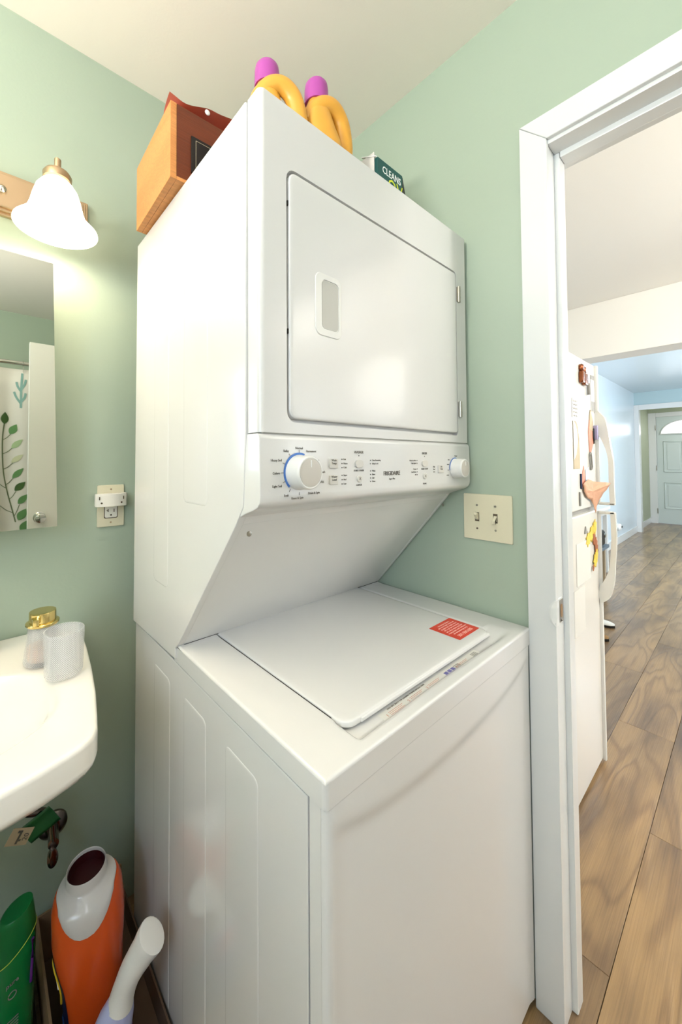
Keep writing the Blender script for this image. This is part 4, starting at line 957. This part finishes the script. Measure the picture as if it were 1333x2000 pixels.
# cardboard box holding the bottles
cbx = thing('cardboard_box', 'open brown cardboard box on the floor under the sink, between wall and washer', 'box', (-0.115, 0.5, 0))
X0, X1, Y0_, Y1_, ZB = -0.212, -0.0035, 0.27, 0.695, 0.125
obj('box_bottom', B(X0, X1, Y0_, Y1_, 0.001, 0.005), 'cardshade', cbx)
obj('box_side', B(X0, X0+0.005, Y0_, Y1_, 0.005, ZB), 'card', cbx); obj('box_side', B(X1-0.004, X1, Y0_, Y1_, 0.005, ZB-0.06), 'cardshade', cbx)
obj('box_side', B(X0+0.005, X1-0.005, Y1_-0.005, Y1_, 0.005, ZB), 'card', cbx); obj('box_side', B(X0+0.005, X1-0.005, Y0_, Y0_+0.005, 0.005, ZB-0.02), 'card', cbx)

# orange detergent bottle, open neck
ob = thing('detergent_bottle', 'orange detergent bottle with milky open pour spout, standing in the cardboard box', 'bottle', (0, 0, 0))
n = 48
def sup(cx, cy, a, b, z, p=0.75, tilt=0.0):
    return [(cx+a*math.copysign(abs(math.cos(t))**p, math.cos(t)), cy+b*math.copysign(abs(math.sin(t))**p, math.sin(t)), z+tilt*(b*math.sin(t))) for t in (2*math.pi*i/n for i in range(n))]
body = [sup(0, 0, 0.052, 0.050, 0.0), sup(0, 0, 0.056, 0.056, 0.006), sup(0, 0, 0.057, 0.060, 0.06), sup(0, 0, 0.058, 0.062, 0.12), sup(0, 0, 0.0625, 0.066, 0.18), sup(0, 0.002, 0.0675, 0.068, 0.22), sup(0, 0.003, 0.0700, 0.067, 0.25, 0.8), sup(0, 0.004, 0.0690, 0.063, 0.275, 0.85), sup(0, 0.006, 0.068, 0.060, 0.298, 0.9), sup(0, 0.008, 0.063, 0.056, 0.313, 0.95), sup(0, 0.009, 0.056, 0.050, 0.320, 1)]
obj('bottle_body', loft(body), 'orange', ob, ang=60)
# collar wraps down the front in a tongue
def col_ring(k):
    out = []
    for i in range(n):
        t_ = 2*math.pi*i/n; fr_ = max(0, -math.sin(t_))**2.2
        out.append((k, t_, fr_))
    return out
def cring(a, b, z, drop=0, push=0, cy=0.010):
    o = []
    for i in range(n):
        t_ = 2*math.pi*i/n; f_ = max(0, -math.sin(t_))**2.0
        o.append((a*math.cos(t_)*(1-0.12*f_*(drop > 0)), cy+b*math.sin(t_)-push*f_, z-drop*f_))
    return o
BR = [(0.18, 0.0, 0.0625, 0.066, 0.75), (0.22, 0.002, 0.0675, 0.068, 0.75), (0.25, 0.003, 0.0700, 0.067, 0.8), (0.275, 0.004, 0.0690, 0.063, 0.85), (0.298, 0.006, 0.068, 0.060, 0.9), (0.313, 0.008, 0.063, 0.056, 0.95), (0.320, 0.009, 0.056, 0.050, 1.0), (0.326, 0.010, 0.044, 0.040, 1.0)]
def bsurf(t_, z, off):
    for a, b in zip(BR, BR[1:]):
        if z <= b[0]: break
    k = max(0, min(1, (z-a[0])/(b[0]-a[0]))); cy, A_, B_, p_ = [a[q]+(b[q]-a[q])*k for q in (1, 2, 3, 4)]
    return ((A_+off)*math.copysign(abs(math.cos(t_))**p_, math.cos(t_)), cy+(B_+off)*math.copysign(abs(math.sin(t_))**p_, math.sin(t_)), z+off*0.7)
colr = []
for s_k in (0.0, 0.06, 0.2, 0.4, 0.6, 0.8):
    ring = []
    for i in range(n):
        t_ = 2*math.pi*i/n; f_ = max(0, -math.sin(t_))**4.0; zb = 0.3195-0.046*f_
        ring.append(bsurf(t_, zb+(0.3245-zb)*s_k, 0.0012+0.0025*math.sin(math.pi*s_k)))
    colr.append(ring)
colr += [cring(0.0425, 0.041, 0.329, 0, 0, 0.012), cring(0.0405, 0.0405, 0.336, 0, 0, 0.013), cring(0.0395, 0.0395, 0.350, 0, 0, 0.014), cring(0.0380, 0.0380, 0.353, 0, 0, 0.014), cring(0.0365, 0.0365, 0.351, 0, 0, 0.014), cring(0.036, 0.036, 0.325, 0, 0, 0.014)]
obj('spout_collar', loft(colr, False, False), 'spout', ob, ang=60)
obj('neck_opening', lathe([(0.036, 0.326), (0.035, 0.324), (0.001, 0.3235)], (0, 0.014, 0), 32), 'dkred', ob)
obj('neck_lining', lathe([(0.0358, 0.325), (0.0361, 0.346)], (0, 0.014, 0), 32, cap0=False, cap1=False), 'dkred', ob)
# navy label on left flank with yellow ring
BR0 = [(0.006, 0, 0.056, 0.056, 0.75), (0.06, 0, 0.057, 0.060, 0.75), (0.12, 0, 0.058, 0.062, 0.75)]
BR = BR0 + BR
def lab_pt(td, z): return bsurf(R(td), z, 0.0008)
lbo = obj('label', height_grid(lspace(142, 226, 16), lspace(0.03, 0.232, 14), lambda td, z: lab_pt(184+(td-184)*(1-0.35*sstep(0.17, 0.232, z)), z)), 'navy', ob, ang=80)
bm = bmesh.new(); tube([bsurf(R(192+24*math.cos(R(a))), 0.170+0.044*math.sin(R(a)), 0.0016) for a in range(0, 361, 15)], 0.0016, 6, bm)
obj('label_ring', bm, 'labely', lbo)
bm = bmesh.new(); tube([bsurf(R(182+10*k_), 0.165+0.014*(k_ % 2), 0.0016) for k_ in range(4)], 0.0016, 6, bm)
obj('label_letters', bm, 'wht', lbo)
bm = bmesh.new(); tube([bsurf(R(170+11*k_), 0.10-0.02*(k_ % 2)-0.008*k_, 0.0016) for k_ in range(6)], 0.0020, 6, bm)
obj('label_swirl', bm, mat('label_blue', '3E66B0', 0.4), lbo)
ob.location = (-0.114, 0.488, 0.0065); ob.scale = (1.03,)*3; ob.rotation_euler = (R(3), R(-4), R(-14))

# green shampoo bottle (left edge)
gbt = thing('shampoo_bottle', 'green shampoo bottle with slanted green cap at the lower left', 'bottle', (0, 0, 0))
bd = [sup(0, 0, 0.033, 0.022, 0, 0.8), sup(0, 0, 0.036, 0.025, 0.005, 0.8), sup(0, 0, 0.0365, 0.0255, 0.10, 0.85), sup(0, 0, 0.0375, 0.026, 0.17, 0.85), sup(0, 0, 0.0380, 0.0262, 0.205, 0.9)]
def slant(r, k, z0): return [(p[0], p[1], p[2]+k*p[0]) for p in r]
bd2 = bd[:-1] + [slant(bd[-1], 0.55, 0)]
gbody = obj('bottle_body', loft(bd2), 'green', gbt, ang=60)
cp0 = slant(sup(0, 0, 0.0380, 0.0262, 0.2062, 0.9), 0.55, 0)
capr = [cp0, slant(sup(0, 0, 0.0355, 0.0255, 0.232, 0.9), 0.35, 0), slant(sup(0.001, 0, 0.0315, 0.0235, 0.262, 0.95), 0.2, 0), slant(sup(0.002, 0, 0.0285, 0.021, 0.272, 1), 0.25, 0), slant(sup(0.002, 0, 0.024, 0.018, 0.2725, 1), 0.25, 0)]
obj('cap', loft(capr), 'green_d', gbt, ang=60)
bm = bmesh.new(); ln = slant(sup(0, 0, 0.0383, 0.0265, 0.2055, 0.9), 0.55, 0); tube(ln+[ln[0]], 0.0007, 6, bm); obj('seam_line', bm, 'lime', gbt)
bm = bmesh.new()
text_bm('pure', 0.012, (-0.010, -0.0264, 0.152), (90, 0, 0), 'CENTER', bm, 0.0005); 
tube([(-0.010+0.007*math.cos(R(a)), -0.0268, 0.128+0.007*math.sin(R(a))) for a in range(0, 361, 30)], 0.0009, 5, bm)
for k_ in range(4): box(bm, -0.028, 0.002, -0.0265, -0.0255, 0.075-k_*0.006, 0.0765-k_*0.006)
obj('label_print', bm, 'greyp', gbody, kind='stuff')
obj('label_stripe', tube([(0.026, -0.0215, 0.205), (0.0262, -0.0215, 0.165), (0.0245, -0.0215, 0.115)], 0.0030, 8), 'lavp', gbody)
gbt.location = (-0.268, 0.535, 0.0605); gbt.rotation_euler = (R(2), R(0), R(12))
# what it stands on: low plastic crate
single('storage_crate', prism(rrect(-0.400, -0.225, 0.42, 0.68, 0.02, 5), 'z', 0.0, 0.0600, bev=0.004), 'black', 'low black crate under the green shampoo bottle', 'crate')

# toilet-cleaner bottle with white angled cap leaning on washer
cb_ = thing('cleaner_bottle', 'pale lavender cleaner bottle with white angled cap, leaning against washer', 'bottle', (0, 0, 0))
bd = [sup(0, 0, 0.028, 0.020, 0, 0.85), sup(0, 0, 0.032, 0.023, 0.005, 0.85), sup(0, 0, 0.0335, 0.0235, 0.06, 0.85), sup(0.0, 0, 0.033, 0.023, 0.105, 0.9), sup(0.004, 0, 0.028, 0.021, 0.135, 0.95), sup(0.008, 0, 0.020, 0.017, 0.158, 1), sup(0.010, 0, 0.015, 0.014, 0.170, 1)]
cbody = obj('bottle_body', loft(bd), 'lav', cb_, ang=60)
p = smooth_path([(0.008, 0, 0.150), (0.011, 0, 0.175), (0.017, -0.003, 0.205), (0.030, -0.006, 0.235), (0.040, -0.008, 0.256), (0.043, -0.009, 0.262)], 6)
rad_ = [0.0215-0.0025*math.sin(math.pi*min(1, k_/17.0)) if k_ < 17 else 0.0215+0.0035*sstep(17, 24, k_) for k_ in range(len(p))]
obj('angled_cap', tube(p, rad_[:len(p)-3]+[0.0225, 0.016, 0.005], 24), 'whitecap', cb_, ang=60)
obj('label_dot', lathe([(0.0165, -0.0215), (0.0160, -0.0250), (0.001, -0.0256)], (0.004, 0, 0.118), 26, 'y'), 'pinkred', cbody)
obj('label_ring', lathe([(0.0195, -0.0205), (0.0190, -0.0236), (0.0165, -0.0240)], (0.004, 0, 0.118), 26, 'y', cap1=False), mat('magenta_ring', 'B0308A', 0.4), cbody)
obj('label_side', height_grid(lspace(0.30, 1.45, 9), lspace(0.03, 0.118, 8), lambda t_, z: (0.0340*math.cos(t_), -0.0242*math.sin(t_)-0.0002, z)), 'lavp', cbody, ang=80)
bm = text_bm('Clean', 0.020, (-0.008, -0.0252, 0.070), (90, 0, 0), 'CENTER', ext=0.0008); obj('label_text', bm, mat('navy_text', '2B2A8A', 0.4), cbody)
cb_.scale = (1.18,)*3; cb_.location = (-0.134, 0.368, 0.014); cb_.rotation_euler = (R(4), R(8), R(-14))

# ------------------------------------------------------------------ fridge
FY = -0.060
fx0, fx1 = 0.935, 1.724
fr_ = thing('refrigerator', 'white top-freezer refrigerator covered with magnets and papers', 'refrigerator', ((fx0+fx1)/2, 0.3, 0))
obj('fridge_cabinet', B(fx0, fx1, FY+0.055, 0.70, 0.012, 1.690, bev=0.006), 'fridge', fr_)
obj('freezer_door', B(fx0, fx1, FY, FY+0.050, 1.082, 1.690, bev=0.006, seg=3), 'fridge', fr_)
obj('fridge_door', B(fx0, fx1, FY, FY+0.050, 0.012, 1.064, bev=0.006, seg=3), 'fridge', fr_)
obj('door_gap', B(fx0+0.005, fx1-0.005, FY+0.012, FY+0.055, 1.064, 1.082), 'greyp', fr_)
def handle(za, zb, bulge_end):
    bm = bmesh.new()
    # full-height trim strip
    box(bm, fx1-0.008, fx1+0.006, FY-0.012, FY+0.002, za, zb, bev=0.004)
    obj('door_trim', bm, 'plastic', fr_)
handle(1.086, 1.688, 0); handle(0.006, 1.060, 0)
def grip(pts, w_=0.013):
    p = smooth_path(pts, 8); rings = []
    for i, q in enumerate(p):
        d = (p[min(i+1, len(p)-1)]-p[max(i-1, 0)]).normalized(); nn = Vector((0, -d.z, d.y)).normalized()
        thk = 0.010+0.014*max(0, 1-min(i, 40)/18.0) if pts[0][3] == 1 else 0.010+0.014*max(0, 1-(len(p)-1-i)/18.0)
        s = Vector((1, 0, 0))
        rings.append([q+s*w_+nn*thk, q-s*w_+nn*thk, q-s*w_-nn*thk, q+s*w_-nn*thk])
    t = loft(rings); bmesh.ops.bevel(t, geom=[e for e in t.edges if e.calc_face_angle(0) > R(50)], offset=0.003, segments=2, affect='EDGES'); return t
def pp(l, flag): return [Vector(v) for v in l]
class V4(tuple): pass
def grip2(lst, start_thick):
    p = smooth_path(lst, 8); rings = []; N = len(p)
    for i, q in enumerate(p):
        d = (p[min(i+1, N-1)]-p[max(i-1, 0)]).normalized(); nn = Vector((0, -d.z, d.y)).normalized()
        u = i/(N-1); u = u if start_thick else 1-u
        thk = 0.004+0.0045*sstep(0, 0.12, u)+0.013*sstep(0.0, 0.16, u)*(1-sstep(0.16, 0.55, u)); s = Vector((1, 0, 0))*0.010
        rings.append([q+s+nn*thk, q-s+nn*thk, q-s-nn*thk, q+s-nn*thk])
    t = loft(rings); bmesh.ops.bevel(t, geom=[e for e in t.edges if e.calc_face_angle(0) > R(50)], offset=0.003, segments=2, affect='EDGES'); return t
hx = fx1-0.004
obj('door_handle', grip2([(hx, FY-0.008, 1.490), (hx, FY-0.018, 1.430), (hx, FY-0.036, 1.360), (hx, FY-0.050, 1.280), (hx, FY-0.051, 1.180), (hx, FY-0.053, 1.090)], True), 'fridge', fr_)
obj('door_handle', grip2([(hx, FY-0.053, 1.056), (hx, FY-0.055, 0.960), (hx, FY-0.051, 0.870), (hx, FY-0.042, 0.790), (hx, FY-0.024, 0.725), (hx, FY-0.008, 0.670)], False), 'fridge', fr_)
obj('handle_mount', B(hx-0.010, hx+0.010, FY-0.060, FY-0.006, 1.087, 1.098, bev=0.003), 'fridge', fr_)
obj('handle_mount', B(hx-0.010, hx+0.010, FY-0.060, FY-0.006, 1.048, 1.060, bev=0.003), 'fridge', fr_)

FF = FY-0.0005
def sheet(x0, x1, z0, z1, d=0.001): return B(x0, x1, FF-d, FF, z0, z1)
def lump(pts2, x, z, d): return prism([(x+a, z+b) for a, b in pts2], 'y', FF-d, FF, bev=min(0.003, d*0.4))
# copper figure magnet
bm = lathe([(0.015, 0), (0.016, -0.008), (0.010, -0.014)], (1.500, FF, 1.646), 14, 'y'); lathe([(0.015, 0), (0.016, -0.008), (0.010, -0.014)], (1.535, FF, 1.640), 14, 'y', bm=bm)
prism(rrect(1.482, 1.515, 1.585, 1.632, 0.008, 4), 'y', FF-0.015, FF, bev=0.004, bm=bm); prism(rrect(1.517, 1.560, 1.580, 1.628, 0.008, 4), 'y', FF-0.015, FF, bev=0.004, bm=bm)
single('figure_magnet', bm, 'copper', 'shiny copper-brown figure magnet at the top of the freezer door', 'magnet')
single('pen_magnet', tube([(1.592, FF-0.007, 1.595), (1.596, FF-0.007, 1.548)], 0.006, 12), 'greyp', 'small grey rod magnet beside the copper figure magnet', 'magnet')
ca = thing('calendar_note', 'narrow printed list with grey header near the freezer handle', 'note', (1.69, FF, 1.49))
obj('sheet', sheet(1.652, 1.706, 1.485, 1.640), 'paper', ca)
obj('header', B(1.652, 1.706, FF-0.0018, FF-0.001, 1.622, 1.640), 'greyp', ca)
obj('block', B(1.660, 1.708, FF-0.0018, FF-0.001, 1.488, 1.528), 'greyp', ca)
bm = bmesh.new()
for k_ in range(8): box(bm, 1.660, 1.664+0.008*(k_ % 3)+0.02, FF-0.0016, FF-0.001, 1.612-k_*0.010, 1.6135-k_*0.010)
obj('printed_lines', bm, 'pocket', ca, kind='stuff')
nt = thing('handwritten_note', 'white note with grey scribbles above the tan arch picture', 'note', (1.42, FF, 1.45))
obj('sheet', sheet(1.385, 1.462, 1.440, 1.515), 'paper', nt)
bm = bmesh.new()
for k_ in range(5): tube([(1.392+0.008*i, FF-0.0014, 1.505-k_*0.014+0.003*math.sin(i*2.1+k_)) for i in range(8)], 0.0008, 4, bm)
obj('scribble', bm, 'greyp', nt)
pic = thing('arch_picture', 'tan picture with white arch shape on the freezer door', 'picture', (1.42, FF, 1.24))
obj('sheet', lump([(0, 0), (0.078, 0), (0.078, 0.12), (0.060, 0.17), (0.040, 0.185), (0.0, 0.185)], 1.392, 1.245, 0.0015), 'paper2', pic)
obj('arch_shape', prism([(1.392+a, 1.280+b) for a, b in ((0, 0), (0.03, 0.02), (0.052, 0.07), (0.045, 0.11), (0.028, 0.135), (0.0, 0.15))], 'y', FF-0.0024, FF-0.0016), 'wht', pic)
single('peach_card', lump([(0.0, 0.05), (0.022, 0.11), (0.045, 0.14), (0.075, 0.06), (0.07, 0.0), (0.03, -0.04), (0.012, -0.03)], 1.600, 1.345, 0.002), 'peach', 'peach and grey cut-out card beside the freezer handle', 'card')
single('kite_card', lump([(0.0, 0.0), (0.01, 0.06), (0.022, 0.085), (0.06, 0.03), (0.05, -0.005)], 1.612, 1.405, 0.003), 'paper2', 'tan pointed card above the peach cut-out', 'card')
single('black_magnet', lump([(0.0, 0.0), (0.0, 0.035), (0.020, 0.040), (0.024, 0.0), (0.014, -0.03)], 1.660, 1.375, 0.006), 'black', 'small black magnet over the peach card', 'magnet')
single('lilac_card', B(1.672, 1.690, FY-0.016, FY-0.0015, 1.365, 1.425, bev=0.001), 'lilac', 'lilac card tucked by the freezer handle', 'card')
bm = bmesh.new()
tube(smooth_path([(1.600, FF-0.004, 1.300), (1.612, FF-0.004, 1.245), (1.622, FF-0.004, 1.240), (1.634, FF-0.004, 1.248), (1.622, FF-0.004, 1.302), (1.612, FF-0.004, 1.308), (1.600, FF-0.004, 1.300)], 4), 0.003, 8, bm)
single('clip_magnet', bm, 'greyp', 'grey loop-shaped clip magnet under the peach card', 'clip')
single('name_magnet', lump([(0, 0), (0.008, 0), (0.008, 0.06), (0, 0.06)], 1.470, 1.165, 0.006), 'navy', 'thin dark blue strip magnet left of the brown craft', 'magnet')
single('orange_card', lump([(0, 0), (0.04, 0), (0.05, 0.05), (0.03, 0.085), (0.012, 0.06)], 1.492, 1.170, 0.0015), 'peach', 'small salmon card above the brown paper craft', 'card')
single('blue_card', lump([(0, 0), (0.04, 0.01), (0.045, 0.06), (0.005, 0.05)], 1.545, 1.190, 0.0015), mat('pale_blue_card', 'CFE0EA', 0.6), 'pale blue card above the brown paper craft', 'card')
# brown paper craft, curling off the door
V = [(1.486, 0.0015, 1.185), (1.545, 0.004, 1.200), (1.600, 0.010, 1.190), (1.690, 0.050, 1.180), (1.670, 0.030, 1.140), (1.650, 0.012, 1.095), (1.655, 0.004, 1.055), (1.600, 0.004, 1.110), (1.530, 0.003, 1.130), (1.500, 0.002, 1.155)]
t = bmesh.new(); cc_ = t.verts.new((1.590, FF-0.012, 1.150)); vs = [t.verts.new((a, FF-b-0.001, c_)) for a, b, c_ in V]
for i in range(len(vs)): t.faces.new((cc_, vs[i], vs[(i+1) % len(vs)]))
bmesh.ops.subdivide_edges(t, edges=t.edges[:], cuts=2, use_grid_fill=True)
for v in t.verts: v.co += Vector((0, -0.004*random.random(), 0.003*random.random()))
bw = single('paper_craft', t, 'leafbrown', 'brown crumpled paper craft curling off the freezer door', 'paper craft', ang=5); bw.modifiers.new('s', 'SOLIDIFY').thickness = 0.001
single('bar_magnet', lump([(0, 0), (0.012, 0), (0.012, 0.055), (0, 0.055)], 1.452, 1.100, 0.005), 'greyp', 'grey bar magnet left of the paper craft bottom', 'magnet')
# lower door: garland, papers
gd = thing('leaf_garland', 'yellow and brown leaf garland on the lower refrigerator door', 'garland', (1.62, FF, 0.87))
for k_, (x, z, a, l_, m_) in enumerate(((1.560, 0.958, 25, 0.060, 'ygarland'), (1.610, 0.975, 40, 0.065, 'ygarland'), (1.655, 0.995, 55, 0.060, 'ygarland'), (1.640, 0.950, 110, 0.050, 'bgarland'), (1.665, 0.925, 100, 0.050, 'bgarland'), (1.672, 0.895, 70, 0.050, 'bgarland'), (1.650, 0.862, 50, 0.060, 'ygarland'), (1.665, 0.880, 80, 0.045, 'ygarland'), (1.612, 0.835, 60, 0.022, 'bgarland'))):
    pts = []
    for i in range(14):
        th = 2*math.pi*i/14; rr2 = (0.5 if i % 2 else 0.34)*l_
        u, v = rr2*1.25*math.cos(th), rr2*0.95*math.sin(th); pts.append((x+u*math.cos(R(a))-v*math.sin(R(a)), z+u*math.sin(R(a))+v*math.cos(R(a))))
    obj('leaf', prism(pts, 'y', FF-0.0030-0.0004*k_, FF-0.0008-0.0004*k_), m_, gd)
single('clip_note', lump([(0, 0), (0.05, 0.0), (0.03, 0.012), (0.014, 0.03)], 1.510, 0.985, 0.004), 'greyp', 'small grey scribbled magnet above the white list', 'magnet')
single('white_list', sheet(1.40, 1.590, 0.800, 0.960), 'paper', 'white sheet on lower refrigerator door under the garland', 'paper')
single('lower_sheet', sheet(1.36, 1.500, 0.620, 0.790), 'paper', 'second white sheet lower down on the refrigerator door', 'paper')
single('tiny_sticker', lump([(0, 0), (0.014, 0.012), (0.010, 0.03), (0.002, 0.02)], 1.322, 0.505, 0.002), 'bgarland', 'tiny brown sticker low on the refrigerator door', 'sticker')

# ------------------------------------------------------------------ far room furniture glimpsed past the fridge
tb = thing('white_table', 'white-topped table edge glimpsed behind the refrigerator handle', 'table', (4.9, 0.62, 0))
obj('table_top', B(4.65, 5.22, 0.56, 0.82, 0.715, 0.745, bev=0.004), 'paper', tb); obj('apron', B(4.67, 5.20, 0.575, 0.805, 0.66, 0.715), 'pocket', tb)
for x, y in ((4.70, 0.60), (5.16, 0.60), (4.70, 0.79), (5.16, 0.79)): obj('leg', B(x-0.02, x+0.02, y-0.02, y+0.02, 0, 0.66, bev=0.002), 'trim', tb)
bn = thing('low_bench', 'grey bench with weathered legs behind the refrigerator handle', 'bench', (3.95, 0.45, 0))
obj('bench_top', B(3.62, 4.30, 0.40, 0.62, 0.44, 0.47, bev=0.004), 'grey', bn)
for x, y in ((3.66, 0.44), (4.24, 0.44), (3.66, 0.58), (4.24, 0.58)): obj('leg', B(x-0.018, x+0.018, y-0.018, y+0.018, 0, 0.44, bev=0.002), 'woodleg', bn)
hbg = thing('handbag', 'black handbag standing on the grey bench', 'bag', (4.09, 0.46, 0.47))
obj('bag_body', B(3.96, 4.22, 0.410, 0.52, 0.4705, 0.62, bev=0.03, seg=4), 'dark', hbg)
obj('bag_strap', tube(smooth_path([(3.99, 0.46, 0.60), (4.01, 0.45, 0.68), (4.09, 0.445, 0.72), (4.17, 0.45, 0.68), (4.19, 0.46, 0.60)], 6), 0.008, 8), 'dark', hbg)
obj('bag_buckle', lathe([(0.02, 0.0), (0.02, -0.01), (0.01, -0.012)], (4.17, 0.412, 0.57), 14, 'y'), 'chrome', hbg)
def shoe(name, x, y, rot, m_, sole, label):
    s_ = thing(name, label, 'shoe', (0, 0, 0)); rr3 = []
    for u, w_, h_ in ((0.0, 0.020, 0.045), (0.02, 0.030, 0.075), (0.08, 0.033, 0.080), (0.14, 0.036, 0.060), (0.20, 0.042, 0.045), (0.25, 0.036, 0.035), (0.275, 0.018, 0.026)):
        rr3.append([(u, w_*math.cos(a), 0.018+max(0, h_-0.018)*max(0, math.sin(a))) for a in [math.pi*i/12 for i in range(13)]])
    obj('upper', loft(rr3), m_, s_, ang=60)
    sp_ = [(0.0, 0.020), (0.02, 0.032), (0.1, 0.033), (0.2, 0.044), (0.25, 0.038), (0.277, 0.018)]
    obj('sole', prism(sp_+[(a, -b) for a, b in sp_[::-1]], 'z', 0, 0.0175, bev=0.003), sole, s_)
    s_.location = (x, y, 0.001); s_.rotation_euler = (0, 0, R(rot)); return s_
shoe('white_shoe', 3.34, 0.475, -78, 'paper', 'dark', 'white shoe with dark sole on the floor past the refrigerator')
shoe('brown_shoe', 3.05, 0.455, -80, 'brownshoe', 'dark', 'brown shoe on the floor, nearer than the white shoe')
shoe('black_shoe', 2.80, 0.430, -84, 'dark', 'black', 'black shoe on the floor, nearest the refrigerator')
ox = thing('wall_outlet', 'small white round plug on the far blue wall near the baseboard', 'outlet', (7.2, 0.84, 0.2))
obj('plug_body', lathe([(0.05, 0), (0.05, -0.03), (0.035, -0.045), (0.001, -0.046)], (7.10, 0.84, 0.26), 24, 'y', sx=1.6), 'wht', ox)
obj('plug_hole', lathe([(0.018, -0.046), (0.016, -0.050)], (7.14, 0.84, 0.26), 16, 'y', sx=1.6), 'black', ox)
